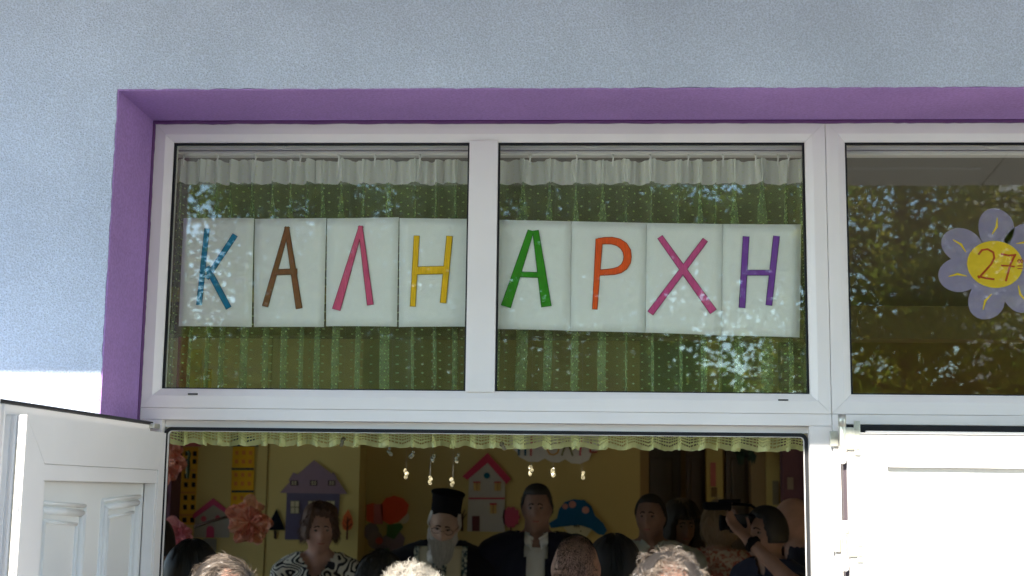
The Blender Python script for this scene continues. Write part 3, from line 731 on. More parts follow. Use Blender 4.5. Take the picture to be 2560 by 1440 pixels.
for r_, y in enumerate((1134, 1154, 1190, 1212, 1244, 1268, 1300)):
    for k in range(3):
        x = 449+k*19-(r_*1.1); d.add('window', rect(x-4.5, y-6, x+4.5, y+6), (22, 22, 34), 1)
d = Deco('paper_tower', 'yellow paper tower block with a dark blue roof and orange windows', 'paper house', 607, 1290, YL, G)
d.add('wall', [(582, 1115), (637, 1115), (632, 1290), (575, 1290)], (236, 182, 40))
d.add('roof', [(588, 1090), (632, 1090), (646, 1116), (574, 1116)], (6, 70, 92), 1)
for y in (1170, 1226): d.add('floor_band', rect(579, y, 634, y+5), (6, 60, 70), 1)
for y in (1132, 1154, 1187, 1209, 1245, 1268):
    for k in range(3): x = 592+k*17-(y-1132)*.04; w_ = d.add('window', rect(x-4, y-5, x+4, y+5), (226, 142, 62), 1)
d = Deco('paper_house', 'white paper house with a pink roof and pink arched door', 'paper house', 527, 1344, YL, G)
d.add('wall', [(485, 1295), (535, 1262), (575, 1292), (573, 1344), (484, 1344)], (176, 170, 148))
d.add('roof', [(480, 1287), (533, 1245), (576, 1280), (570, 1288), (534, 1262), (483, 1298)], (206, 86, 118), 1)
d.add('door', [(515, 1344), (516, 1322), (520, 1315), (530, 1315), (535, 1322), (535, 1344)], (196, 76, 108), 1)
d.add('window', disc(509, 1297, 7), (206, 100, 110), 1); d.add('window', disc(544, 1294, 6), (206, 100, 110), 1)
d = Deco('paper_house', 'large grey purple paper house with a stepped gable roof', 'paper house', 780, 1348, YL, G)
d.add('wall', [(717, 1232), (850, 1232), (842, 1349), (712, 1349)], (104, 98, 122))
d.add('roof', [(700, 1232), (724, 1205), (722, 1200), (733, 1181), (744, 1186), (785, 1150), (829, 1184), (834, 1180), (844, 1200), (868, 1235)], (152, 128, 140), 1)
for x in (735, 784, 829):
    w_ = d.add('window', rect(x-9, 1201, x+9, 1214), (58, 40, 46), 2); d.add('pane', rect(x-6, 1203, x-.8, 1207), (190, 180, 150), 3, w_); d.add('pane', rect(x+.8, 1203, x+6, 1207), (190, 180, 150), 3, w_); d.add('pane', rect(x-6, 1208.5, x-.8, 1212), (190, 180, 150), 3, w_); d.add('pane', rect(x+.8, 1208.5, x+6, 1212), (190, 180, 150), 3, w_)
for x in (737, 781, 826):
    w_ = d.add('window', rect(x-11, 1252, x+11, 1284), (120, 112, 92), 1)
    for a, c in ((-10, 1253), (1, 1253), (-10, 1269), (1, 1269)): d.add('pane', rect(x+a, c, x+a+9, c+14), (206, 196, 158), 2, w_)
G2 = 'paper trees on the back wall'
d = Deco('paper_tree', 'black triangular paper fir tree', 'paper tree', 688, 1347, YL, G2)
d.add('crown', [(665, 1325), (691, 1272), (712, 1325)], (14, 16, 22)); d.add('trunk', rect(685, 1326, 691, 1347), (58, 38, 28))
d = Deco('paper_tree', 'orange leaf shaped paper tree with brown branches', 'paper tree', 868, 1349, YL, G2)
d.add('crown', [(870, 1273), (880, 1292), (883, 1310), (878, 1322), (868, 1328), (858, 1322), (854, 1308), (859, 1290)], (222, 112, 62))
t_ = d.add('trunk', [(865, 1349), (867, 1300), (869, 1290), (871, 1300), (869, 1349)], (92, 50, 32), 1)
for (a, c) in (((868, 1310), (860, 1300)), ((868, 1306), (876, 1296)), ((868, 1322), (858, 1312)), ((868, 1320), (879, 1309))):
    d.add('branch', [(a[0], a[1]), (c[0], c[1]-1), (c[0]+1, c[1]+1.5), (a[0], a[1]+3)], (92, 50, 32), 2, t_)
d = Deco('paper_tree', 'small bare brown paper tree beside the white house', 'paper tree', 1155, 1328, YR, G2)
t_ = d.add('trunk', [(1152, 1328), (1154, 1285), (1158, 1285), (1158, 1328)], (70, 42, 30))
for (a, c) in (((1155, 1290), (1150, 1272)), ((1156, 1288), (1162, 1274)), ((1155, 1300), (1147, 1288)), ((1156, 1298), (1166, 1284))):
    d.add('branch', [(a[0]-1, a[1]), (c[0]-1, c[1]), (c[0]+1, c[1]), (a[0]+1, a[1]+2)], (70, 42, 30), 1, t_)
d = Deco('paper_house', 'tall white paper house with a crimson pitched roof and blue round window', 'paper house', 1216, 1330, YR, G)
d.add('wall', [(1173, 1192), (1219, 1150), (1262, 1192), (1262, 1330), (1168, 1328)], (188, 178, 160))
d.add('roof', [(1156, 1191), (1219, 1132), (1278, 1198), (1266, 1210), (1219, 1157), (1168, 1200)], (196, 62, 84), 1)
d.add('floor_band', rect(1172, 1244, 1262, 1248), (190, 66, 80), 1); d.add('window', disc(1217, 1189, 7.5), (6, 90, 108), 1)
for x in (1192, 1244):
    w_ = d.add('window', rect(x-8, 1207, x+8, 1227), (206, 170, 104), 1); d.add('pane_bar', rect(x-.7, 1207, x+.7, 1227), (150, 100, 60), 2, w_); d.add('shutter_head', rect(x-9, 1204, x+9, 1207), (190, 60, 70), 2, w_)
w_ = d.add('window', rect(1225, 1262, 1241, 1284), (206, 170, 104), 1); d.add('pane_bar', rect(1232, 1262, 1234, 1284), (150, 100, 60), 2, w_); d.add('shutter_head', rect(1224, 1258, 1242, 1262), (190, 60, 70), 2, w_)
d.add('door', rect(1180, 1290, 1199, 1328), (96, 50, 46), 1)
d = Deco('paper_tree', 'round pink paper tree beside the man in the dark suit', 'paper tree', 1277, 1322, YR, G2)
d.add('crown', [(1277+22*math.cos(t*math.pi/14)*(1+.1*math.cos(t*5*math.pi/7)), 1293+26*math.sin(t*math.pi/14)*(1+.1*math.cos(t*5*math.pi/7))) for t in range(28)], (186, 76, 92)); d.add('trunk', rect(1275, 1316, 1279, 1335), (96, 50, 46))
# flower child, mushroom child (plain card figures)
d = Deco('paper_figure', 'paper child with orange hair holding lilac balloons', 'paper figure', 965, 1390, YR, 'paper figures on the back wall')
d.add('hair', [(951, 1265), (965, 1245), (985, 1239), (1008, 1246), (1022, 1262), (1017, 1285), (996, 1305), (975, 1312), (955, 1300)], (226, 84, 52), 1)
d.add('bow', [(916, 1262), (932, 1258), (950, 1262), (952, 1308), (935, 1310), (916, 1302)], (226, 92, 60)); d.add('bow_stripe', rect(934, 1260, 957, 1310), (196, 110, 108), 1)
d.add('face', disc(1008, 1293, 15, 18, 1.1), (200, 186, 152), 0)
d.add('scarf', [(968, 1312), (1002, 1308), (1008, 1318), (985, 1348), (966, 1340)], (76, 108, 58), 2)
d.add('dress', [(962, 1338), (1000, 1330), (1012, 1345), (1000, 1400), (928, 1408), (938, 1370)], (140, 118, 120), 1)
d.add('balloon', disc(928, 1330, 19, 20, 1.2), (140, 124, 128), -1); d.add('balloon', disc(938, 1350, 19, 20, 1.2), (150, 130, 130), 0)
d.add('balloon', disc(948, 1352, 9), (206, 96, 82), 3)
d.add('pocket', [(945, 1376), (972, 1370), (974, 1386), (944, 1392)], (76, 110, 60), 3); d.add('button', disc(958, 1390, 8), (220, 170, 60), 3)
d = Deco('paper_figure', 'paper child under a big blue mushroom hat with pink spots', 'paper figure', 1446, 1345, YR, 'paper figures on the back wall')
d.add('face', [(1408, 1318), (1450, 1308), (1482, 1322), (1464, 1345), (1430, 1342)], (200, 190, 150))
d.add('hat', [(1372, 1308), (1392, 1296), (1398, 1272), (1412, 1255), (1434, 1248), (1460, 1250), (1478, 1265), (1488, 1290), (1508, 1308), (1518, 1326), (1510, 1338), (1496, 1336), (1478, 1322), (1446, 1312), (1410, 1316), (1378, 1320)], (16, 84, 120), 1)
d.add('spot', disc(1431, 1261, 9), (190, 130, 118), 2); d.add('spot', disc(1413, 1266, 7), (190, 130, 118), 2); d.add('spot', disc(1464, 1275, 9), (196, 138, 124), 2)
for k in range(3): d.add('fringe', [(1434+k*5, 1313), (1439+k*5, 1313), (1437+k*5, 1321)], (40, 24, 24), 2)
d.add('eye', disc(1452, 1328, 1.8, 10), (30, 20, 20), 1)
# cloud sign with coloured letters, its top hidden by the lace
CS = Deco('cloud_sign', 'white cloud shaped sign with coloured letters, half hidden by the lace hem', 'cloud sign', 1390, 1150, YR)
CS.add('cloud', [(1272, 1100), (1276, 1118), (1292, 1130), (1298, 1142), (1320, 1154), (1345, 1155), (1362, 1146), (1378, 1155), (1398, 1156), (1413, 1148), (1428, 1158), (1450, 1160), (1472, 1150), (1480, 1132), (1498, 1124), (1504, 1100), (1490, 1080), (1440, 1068), (1380, 1062), (1310, 1070), (1280, 1084)], (222, 216, 204))
def cs_letter(strokes, w, col):
    b = MB(); Y = YR-.0105
    for i, s_ in enumerate(strokes):
        P = [at(x, y, Y)-CS.base for x, y in s_]; stroke(b, [(p.x, p.z) for p in P], w*2.4e-3, Y-CS.base.y-.0006*i, .0005)
    b.build('letter', dm(col), CS.e)
cs_letter([[(1297, 1139), (1298, 1090)], [(1313, 1139), (1313, 1090)], [(1296, 1110), (1316, 1110)]], 5, (14, 84, 112))
cs_letter([[(1327, 1140), (1329, 1090)], [(1327, 1108), (1344, 1108)]], 4.5, (190, 60, 64))
cs_letter([[(1368, 1100), (1368, 1124), (1374, 1135), (1384, 1137), (1394, 1132), (1398, 1120), (1398, 1100)]], 4, (206, 150, 70))
cs_letter([[(1404, 1139), (1418, 1100)], [(1418, 1100), (1432, 1140)]], 4, (110, 110, 50))
cs_letter([[(1450, 1139), (1454, 1090)]], 4.5, (190, 60, 84)); cs_letter([[(1478, 1100), (1475, 1130), (1493, 1130)]], 4, (176, 76, 70))
# stick, clip, tag
p, q = at(486, 1317, 4.0), at(570, 1292, 4.0); b = MB(); b.tube([p, (p+q)/2+Vector((0, 0, .004)), q], .008, 8)
tag(b.build('wooden_stick', mat('stick', (.09, .05, .03), rough=.7), None, True), 'brown wooden stick slanting across the pink roofed paper house', 'stick')
b = MB(); p = at(470, 1172, 3.9); b.ball(p, (.012, .01, .06), 12); b.tube([p+Vector((0, 0, .05)), p+Vector((.006, 0, .085)), p+Vector((-.006, 0, .10))], .008, 6)
tag(b.build('hanging_ornament', mat('ornament', (.05, .07, .03), rough=.5), None, True), 'thin dark green ornament hanging before the black windowed tower', 'ornament')
notice(508, 540, 1346, 1378, YL-.01, (150, 142, 120), 'blank pale card under the white paper house', 'paper_card', 'card')

# crumpled tissue flowers
def tissue(px, py, Y, Rr, cols, seed, label):
    rnd = random.Random(seed); e = empty('tissue_flower', label, 'paper flower', at(px, py, Y), 0, 'tissue paper flowers in the corner')
    for k in range(9):
        b = bmesh.new(); a0 = k*2*math.pi/4.5+rnd.uniform(-.3, .3); tilt = (.15 if k < 5 else .9)+rnd.uniform(-.1, .3); nr, na = 10, 16; g = []
        span = rnd.uniform(1.5, 2.1); L = Rr*rnd.uniform(.85, 1.1)*(1 if k < 5 else .75)
        for i in range(nr+1):
            row = []
            for j in range(na+1):
                r_ = L*(i/nr)*(1+.10*math.sin(j*.8+k)+.06*mnoise.noise(Vector((j*.9, k, 0)))-.35*abs(2*j/na-1)**3*(i/nr)); a = a0+(j/na-.5)*span
                rip = math.sin(j*.95+k*1.3)*.14*r_+mnoise.noise(Vector((i*.35, j*.45, k*3)))*.45*L*(i/nr)
                y = -math.sin(tilt)*r_*.8+rip; row.append(b.verts.new((math.cos(a)*r_*math.cos(tilt*.6), y, math.sin(a)*r_*math.cos(tilt*.6))))
            g.append(row)
        for i in range(nr):
            for j in range(na): b.faces.new((g[i][j], g[i+1][j], g[i+1][j+1], g[i][j+1]))
        me = bpy.data.meshes.new('petal'); b.to_mesh(me); b.free(); c = cols[k % len(cols)]
        link_mesh('petal', me, mat('tissue_%d_%d_%d' % c, srgb(*c), rough=.75, var=.1, vscale=10, trans=.35), e)
tissue(408, 1155, 3.75, .15, [(236, 170, 146), (228, 156, 134), (242, 184, 158)], 1, 'peach tissue flower highest up, against the door leaf')
tissue(437, 1343, 3.75, .12, [(232, 150, 152), (236, 162, 160), (220, 134, 140)], 2, 'pink tissue flower hanging lowest, under the black windowed tower')
tissue(622, 1305, 3.9, .135, [(240, 176, 148), (244, 188, 152), (232, 158, 134)], 3, 'peach tissue flower between the pink roof and the black fir')

# glass drops on threads, just inside the doorway
for i, (px, py) in enumerate(((855, 1105), (975, 1129), (1030, 1137), (1083, 1147), (1143, 1145), (1258, 1116), (1015, 1185), (1075, 1202), (1132, 1205), (1328, 1175), (1383, 1182), (1455, 1188))):
    rnd = random.Random(i); p = at(px, py, .105); e = empty('hanging_drop', None, 'glass drop', p, 0, 'hanging glass drops')
    where = ['under the lace above the grey purple house', 'at the head of the drop row, near the yellow corner', 'second in the upper row above the priest', 'third in the upper row above the priest', 'over the crimson roof, nearest its slope', 'tucked under the lace beside the cloud sign',
             'first in the lower row above the orange hair', 'directly above the black hat', 'nearest the black hat, over its brim', 'nearest above the dark suited man', 'over the gap between suit and mushroom hat', 'above the blue mushroom hat'][i]
    e['label'] = 'small crystal drop ' + where
    b = MB(); prof = [(.0008, .013), (.004, .007), (.0052, -.001), (.004, -.008), (.0008, -.013)]
    for k in range(3):
        rt = Matrix.Rotation(rnd.uniform(-.9, .9), 3, 'Y') @ Matrix.Rotation(rnd.uniform(-.8, .8), 3, 'X')
        b.ball((rnd.uniform(-.004, .004), rnd.uniform(-.003, .003), -.007+.007*k+rnd.uniform(-.002, .002)), (rnd.uniform(.004, .007), .0025, rnd.uniform(.005, .009)), 8, rt)
    b.build('drop', mat('crystal', (.17, .15, .09), rough=.2, spec=.6, var=.7, vscale=160), e)
    b = MB(); b.tube([(0, 0, .013), (0, 0, 2.70-p.z)], .0001, 3); b.build('thread', mat('thread', (.4, .4, .4), rough=.5), e)

# ------------------------------------------------------------ people
def smooth(a, b, x):
    t = min(1, max(0, (x-a)/(b-a))); return t*t*(3-2*t)
def head_pt(d, w=1.0, nose=1.0, jaw=1.0):
    """surface of a head (metres, centre between the ears, face towards -y) in direction d"""
    if d.z > 0: d = d/(abs(d.x)**2.2+abs(d.y)**2.2+abs(d.z)**2.2)**(1/2.2)*(1-.02*d.z)
    x, y, z = d.x*.0765*w, d.y*.098, d.z*.118
    dn = max(0, -d.z)
    x *= 1-(.24/jaw)*smooth(.15, .95, dn); x *= 1+.03*math.exp(-((d.z+.1)/.25)**2)
    if d.y > 0: y *= 1-.38*smooth(.25, 1, dn)
    else:
        y *= 1-.05*smooth(.3, .9, d.z)+.03*smooth(.4, .9, dn)
        f = smooth(0, .5, -d.y)
        y -= f*.024*nose*math.exp(-(x/.0115)**2)*(smooth(.030, -.030, z)*smooth(-.050, -.036, z))
        y -= f*.006*nose*math.exp(-(x/.02)**2-((z+.034)/.009)**2)
        for sx in (-1, 1):
            y += f*.014*math.exp(-((x-sx*.031)/.016)**2-((z-.006)/.012)**2)
            y -= f*.005*math.exp(-((x-sx*.030)/.022)**2-((z-.026)/.008)**2)
            y -= f*.004*math.exp(-((x-sx*.040)/.016)**2-((z+.022)/.016)**2)
        y -= f*.006*math.exp(-(x/.022)**2-((z+.058)/.006)**2); y += f*.004*math.exp(-(x/.02)**2-((z+.065)/.003)**2)
        y -= f*.005*math.exp(-(x/.02)**2-((z+.072)/.006)**2); y -= f*.010*math.exp(-(x/.024)**2-((z+.100)/.014)**2)
    return Vector((x, y, z))
def head_bm(w, nose, jaw, seg=56, rings=44):
    b = bmesh.new(); g = []
    for j in range(1, rings):
        th = math.pi*j/rings; g.append([b.verts.new(head_pt(Vector((math.sin(th)*math.cos(2*math.pi*i/seg), math.sin(th)*math.sin(2*math.pi*i/seg), math.cos(th))), w, nose, jaw)) for i in range(seg)])
    t = b.verts.new(head_pt(Vector((0, 0, 1)))); u = b.verts.new(head_pt(Vector((0, 0, -1)), w, nose, jaw))
    for j in range(len(g)-1):
        for i in range(seg): b.faces.new((g[j][i], g[j+1][i], g[j+1][(i+1) % seg], g[j][(i+1) % seg]))
    for i in range(seg): b.faces.new((t, g[0][i], g[0][(i+1) % seg])); b.faces.new((u, g[-1][(i+1) % seg], g[-1][i]))
    return b
def capsule(b, p0, r0, p1, r1, seg=14):
    p0, p1 = Vector(p0), Vector(p1); ax = (p1-p0); L = ax.length; q = ax.to_track_quat('Z', 'Y').to_matrix().to_4x4(); prof = [(.001, -r0)]
    for k in range(1, 6): a = -math.pi/2+k*math.pi/10; prof.append((r0*math.cos(a), r0*math.sin(a)))
    for k in range(0, 6): a = k*math.pi/10; prof.append((max(.001, r1*math.cos(a)), L+r1*math.sin(a)))
    b.lathe(prof, seg, Matrix.Translation(p0) @ q)
def remesh(b, name, m, voxel, iters, parent, cutf=None, disp=None):
    me = bpy.data.meshes.new('tmp'); bmesh.ops.recalc_face_normals(b.bm, faces=b.bm.faces[:]); b.bm.to_mesh(me); b.bm.free()
    o = bpy.data.objects.new('tmp', me); C.objects.link(o)
    r = o.modifiers.new('r', 'REMESH'); r.mode = 'VOXEL'; r.voxel_size = voxel; r.use_smooth_shade = True
    s_ = o.modifiers.new('s', 'SMOOTH'); s_.factor = .5; s_.iterations = iters
    dg = bpy.context.evaluated_depsgraph_get(); dg.update(); ev = bpy.data.meshes.new_from_object(o.evaluated_get(dg))
    bpy.data.objects.remove(o); bpy.data.meshes.remove(me); ev.name = name
    if cutf or disp:
        bb = bmesh.new(); bb.from_mesh(ev)
        if disp:
            bb.normal_update()
            for v in bb.verts: v.co += v.normal*disp(v.co)
        if cutf: bmesh.ops.delete(bb, geom=[v for v in bb.verts if cutf(v.co)], context='VERTS')
        bb.to_mesh(ev); bb.free()
    ev.materials.clear()
    return link_mesh(name, ev, m, parent, True)
SKIN = {'fair': (.38, .25, .19), 'tan': (.27, .155, .115), 'rose': (.43, .245, .185)}
def skin(k): return mat('skin_'+k, SKIN[k], rough=.5, spec=.3, var=.16, vscale=14, bump=.25, bscale=200)
M_eye = mat('eye_white', (.11, .09, .08), rough=.3); M_iris = mat('iris_dark', (.03, .02, .015), rough=.2); M_lip = mat('lips', (.36, .13, .11), rough=.45)

def strands(name, hm, m, parent, n, region, L, comb, curl=.3, w=.0009, seed=0, lift=.5, base=1.0, hw=1.0):
    """hair as thin tapered ribbons rooted on the scalp"""
    rnd = random.Random(seed); V, F = [], []
    cnt = 0
    while cnt < n:
        d = Vector((rnd.gauss(0, 1), rnd.gauss(0, 1), rnd.gauss(0, 1))).normalized()
        if rnd.random() > region(d): continue
        cnt += 1
        p = head_pt(d, hw)*base; nrm = Vector((p.x/.0765**2, p.y/.098**2, p.z/.118**2)).normalized()
        cl = mnoise.noise_vector(p*30)*1.7
        c = comb(d); t = (nrm*lift + (c-nrm*c.dot(nrm))*1.0 + cl*curl + Vector((rnd.gauss(0, 1), rnd.gauss(0, 1), rnd.gauss(0, 1)))*curl*.16).normalized()
        le = L(d)*rnd.uniform(.6, 1.15); sd = t.cross(Vector((rnd.gauss(0, 1), rnd.gauss(0, 1), rnd.gauss(0, 1)))).normalized()
        seg = 6; q = p; k0 = len(V)
        for i in range(seg+1):
            ww = w*(1-.8*(i/seg)**2)*.5
            V.append(q+sd*ww); V.append(q-sd*ww)
            t2 = (t-nrm*(.20*lift*i)+mnoise.noise_vector(q*55+Vector((i*.3, 0, 0)))*curl*1.1).normalized()
            if lift < .5:
                nq = Vector((q.x/.0765**2, q.y/.098**2, q.z/.118**2)).normalized(); t2 = (t2-nq*max(0, t2.dot(nq))*(.97 if lift < .1 else .38)).normalized(); t = t2
            q = q+t2*le/seg
            pr = (q.x/(.0765*hw*base))**2+(q.y/(.098*base))**2+(q.z/(.118*base))**2
            if pr < 1.0 and q.z > -.05: q = q/math.sqrt(pr)*1.005
        for i in range(seg): a = k0+2*i; F.append((a, a+1, a+3, a+2))
    V = [hm @ v for v in V]
    me = bpy.data.meshes.new(name); me.from_pydata([tuple(v) for v in V], [], F)
    return link_mesh(name, me, m, parent, True)
def hair_mat(name, c1, c2, rough=.38):
    m = mat(name, c1, rough=rough, spec=.55); n, l, p = N(m)
    g = n.new('ShaderNodeNewGeometry'); r = n.new('ShaderNodeValToRGB'); l.new(g.outputs['Random Per Island'], r.inputs[0])
    r.color_ramp.elements[0].color = (*c1, 1); r.color_ramp.elements[1].color = (*c2, 1)
    l.new(r.outputs[0], p.inputs['Base Color']); return m
def short_region(front=.62, side=.05, back=-.55):
    def f(d):
        t = (d.y+1)/2; a = abs(d.x)
        lim = front*(1-smooth(.25, .48, t)) + side*smooth(.25, .48, t)*(1-smooth(.5, .8, t)) + back*smooth(.5, .8, t)
        return smooth(lim-.04, lim+.10, d.z)
    return f
def hair_shell(hm, m, parent, th, region, puff=.15, hw=1.0, ext=None, name='hair', cutlev=.35):
    b = bmesh.new(); seg, rings = 72, 54; g = []
    for j in range(0, rings+1):
        a = math.pi*(j+.001)/(rings+.002); row = []
        for i in range(seg):
            d = Vector((math.sin(a)*math.cos(2*math.pi*i/seg), math.sin(a)*math.sin(2*math.pi*i/seg), math.cos(a))); r_ = region(d)
            p = head_pt(d, hw, 0); t_ = th(d) if callable(th) else th
            ridge = mnoise.noise(Vector((math.atan2(d.x, d.y)*7, d.z*1.2, 3)))*puff+mnoise.noise(Vector((math.atan2(d.x, d.y)*22, d.z*2, 7)))*puff*.4
            p = p+d*(t_*r_*(1+ridge)-(.004*(1-r_)))
            if ext: p = ext(d, p)
            row.append((b.verts.new(hm @ p), r_))
        g.append(row)
    for j in range(rings):
        for i in range(seg):
            q = (g[j][i], g[j+1][i], g[j+1][(i+1) % seg], g[j][(i+1) % seg])
            if max(k[1] for k in q) > cutlev: b.faces.new([k[0] for k in q])
    bmesh.ops.delete(b, geom=[v for v in b.verts if not v.link_faces], context='VERTS')
    me = bpy.data.meshes.new(name); b.to_mesh(me); b.free(); return link_mesh(name, me, m, parent, True)

def hand(b, wr, dr, nrm, s=1.0, curl=.5):
    """palm and five bent fingers; wr wrist point, dr along the hand, nrm out of the palm"""
    wr, dr, nrm = Vector(wr), Vector(dr).normalized(), Vector(nrm).normalized(); sd = dr.cross(nrm).normalized()
    for k in (-1.2, -.4, .4, 1.2): capsule(b, wr+sd*.010*k*s, .015*s, wr+dr*.080*s+sd*.019*k*s, .0115*s, 10)
    for k, L in ((-1.35, .062), (-.45, .078), (.45, .083), (1.35, .074)):
        p = wr+dr*.082*s+sd*.019*k*s; d = dr
        for i, fr in enumerate((.45, .32, .23)):
            ang_ = curl*(.5+.45*i); d = (d*math.cos(ang_)+nrm*math.sin(ang_)).normalized(); q = p+d*L*fr*s; capsule(b, p, (.0095-.0009*i)*s, q, (.0088-.0009*i)*s, 8); p = q
    p = wr+dr*.022*s+sd*.020*s; d = (dr*.6+sd*.75+nrm*.25).normalized()
    for i, L in enumerate((.036, .030, .024)):
        q = p+d*L*s; capsule(b, p, (.013-.0015*i)*s, q, (.0115-.0015*i)*s, 8); p = q; d = (d*.8+dr*.45+nrm*.1).normalized()

def person(label, px, py, Y, face=0, width=1.0, sk='tan', tilt=0, turn=0, roll=0, hw=1.0, nose=1.0, jaw=1.0, voxel=.011, arms='down', garments=(), hair=None, group=None, detail=True, armpts=None, hat=0):
    """px,py: photo pixel of the crown of the head; Y: how far back the person stands"""
    top = at(px, py, Y); s = (top.z-hat)/1.75
    e = empty('person', label, 'person', (top.x, Y, 0), face, group)
    hc = Vector((0, -.012, 1.632))*s
    hm = Matrix.Translation((0, -.005*s, 1.535*s)) @ Matrix.Rotation(turn, 4, 'Z') @ Matrix.Rotation(tilt, 4, 'X') @ Matrix.Rotation(roll, 4, 'Y') @ Matrix.Translation((0, -.012, .097*s))
    W = width
    def torso(b, k, low=True):
        b.ball(Vector((0, .005, 1.29))*s, Vector((.165*W+k, .112*W+k, .17+k))*s, 20); b.ball(Vector((0, 0, 1.10))*s, Vector((.145*W+k, .112*W+k, .18+k))*s, 20)
        b.ball(Vector((0, .005, .95))*s, Vector((.165*W+k, .118*W+k, .14+k))*s, 20)
        for sx in (-1, 1):
            capsule(b, Vector((sx*.03, .012, 1.49))*s, (.052+k)*s, Vector((sx*.170*W, .012, 1.425))*s, (.054+k)*s)
    def legs(b, k):
        for sx in (-1, 1):
            capsule(b, Vector((sx*.085, 0, .90))*s, (.088+k)*s, Vector((sx*.095, .0, .50))*s, (.062+k)*s); capsule(b, Vector((sx*.095, .0, .50))*s, (.058+k)*s, Vector((sx*.10, .015, .10))*s, (.043+k)*s)
    A = armpts or {'down': [((-.19*W, .01, 1.415), (-.235*W, .03, 1.12), (-.225*W, -.04, .87)), ((.19*W, .01, 1.415), (.235*W, .03, 1.12), (.225*W, -.04, .87))],
         'front': [((-.19*W, .01, 1.415), (-.235*W, .02, 1.12), (-.05, -.20, 1.02)), ((.19*W, .01, 1.415), (.235*W, .02, 1.12), (.05, -.20, 1.00))],
         'book': [((-.19*W, .01, 1.415), (-.235*W, -.02, 1.13), (-.09, -.24, 1.20)), ((.19*W, .01, 1.415), (.235*W, -.02, 1.13), (.09, -.24, 1.20))]}[arms]
    def armb(b, k, frac=1.0, upper=True):
        for (S_, E_, H_) in A:
            S_, E_, H_ = Vector(S_)*s, Vector(E_)*s, Vector(H_)*s
            capsule(b, S_, (.052+k)*s, E_ if frac >= .5 else S_.lerp(E_, frac*2), (.041+k)*s)
            if frac > .5: capsule(b, E_, (.039+k)*s, E_.lerp(H_, (frac-.5)*2), (.027+k*1.0)*s)
    b = MB(); torso(b, 0); legs(b, 0); armb(b, 0)
    capsule(b, Vector((0, .015, 1.44))*s, .062*s*W**.5, hm @ Vector((0, .015, -.06)), .056*s*W**.5)
    for sx in (-1, 1): b.ball(Vector((sx*.10, -.045, .04))*s, Vector((.045, .125, .04))*s, 14)
    for i, (S_, E_, H_) in enumerate(A):
        E_, H_ = Vector(E_)*s, Vector(H_)*s; dr = (H_-E_).normalized()
        nr = Vector((1 if i == 0 else -1, 0, 0)) if arms == 'down' and not armpts else Vector((0, .5, .8)) if arms == 'front' else Vector((0, 0, 1)) if arms == 'book' else Vector((0, -.3, .95))
        nr = (nr-dr*nr.dot(dr)).normalized(); hand(b, H_, dr, nr, s, .35)
    hb = head_bm(hw, nose, jaw); b.add(hb, hm)
    for sx in (-1, 1): b.ball(hm @ Vector((sx*.076*hw, .012, -.004)), (.009, .017, .029), 12, hm.to_3x3().normalized() @ Matrix.Rotation(sx*.35, 3, 'Z'))
    body = remesh(b, 'body', skin(sk), voxel, 2 if voxel < .012 else 3, e)
    if detail:
        for sx in (-1, 1):
            b = MB(); c = head_pt(Vector((sx*.33, -.93, .055)).normalized(), hw)+Vector((0, .0035, 0)); b.ball(hm @ c, (.0135, .0105, .0085), 14); ey = b.build('eye', M_eye, body, True)
            b = MB(); b.ball(hm @ (c+Vector((0, -.0075, 0))), .0058, 10); b.build('iris', M_iris, ey, True)
            b = MB(); br = [head_pt(Vector((sx*u_, -.92, .19+dz)).normalized(), hw)+Vector((0, -.0015, .001)) for u_, dz in ((.14, .0), (.28, .035), (.42, .02), (.52, -.03))]
            b.tube([hm @ q for q in br], .0042, 6, .0022); b.build('eyebrow', M_iris if not hair or hair.get('brow') is None else hair['brow'], body, True)
        b = MB(); mp = [head_pt(Vector((u_, -.86, -.50)).normalized(), hw)+Vector((0, -.001, 0)) for u_ in (-.24, -.12, 0, .12, .24)]
        b.tube([hm @ q for q in mp], .0038, 6); b.build('mouth', M_lip, body, True)
    for gname, gm, kind in garments:
        b = MB(); V_ = None
        if kind == 'trousers':
            legs(b, .016); b.ball(Vector((0, .005, .94))*s, Vector((.175*W, .128*W, .13))*s, 18); cf = lambda p: p.z < .09*s or p.z > 1.03*s
        elif kind == 'robe':
            torso(b, .03); armb(b, .034, .95); 
            for sx in (-1, 1): capsule(b, Vector((sx*.06, 0, .95))*s, .15*s, Vector((sx*.08, 0, .2))*s, .2*s)
            cf = lambda p: p.z < .06*s or (p.z > 1.545*s)
        else:
            k = {'shirt': .014, 'jacket': .026, 'blouse': .018, 'polo': .016}[kind]; fr = {'shirt': .93, 'jacket': .97, 'blouse': .33, 'polo': .30}[kind]
            torso(b, k); armb(b, k, fr)
            if kind in ('shirt', 'polo'): capsule(b, Vector((0, .02, 1.44))*s, .075*s, Vector((0, .012, 1.515))*s, .068*s)
            lo = {'shirt': .9, 'jacket': .80, 'blouse': .9, 'polo': .9}[kind]
            if kind == 'jacket': cf = lambda p: p.z < lo*s or (p.y < 0 and abs(p.x) < (.008+.044*max(0, (p.z/s-1.08))/.40)*s and p.z > 1.02*s) or p.z > 1.53*s
            elif kind == 'blouse': cf = lambda p: p.z < lo*s or (p.y < .02 and p.z > (1.385+abs(p.x)/s*1.5)*s) or p.z > 1.525*s
            else: cf = lambda p: p.z < lo*s or (p.y < 0 and abs(p.x) < .026*s*max(0, (p.z/s-1.44))/.07 and p.z > 1.44*s) or p.z > 1.525*s
        gd = lambda p: mnoise.noise(Vector((p.x*9, p.y*9, p.z*4)))*.006+mnoise.noise(Vector((p.x*25, p.y*25, p.z*7)))*.0025
        remesh(b, gname, gm, max(voxel, .013), 3, e, cf, gd)
    return e, hm, body, s

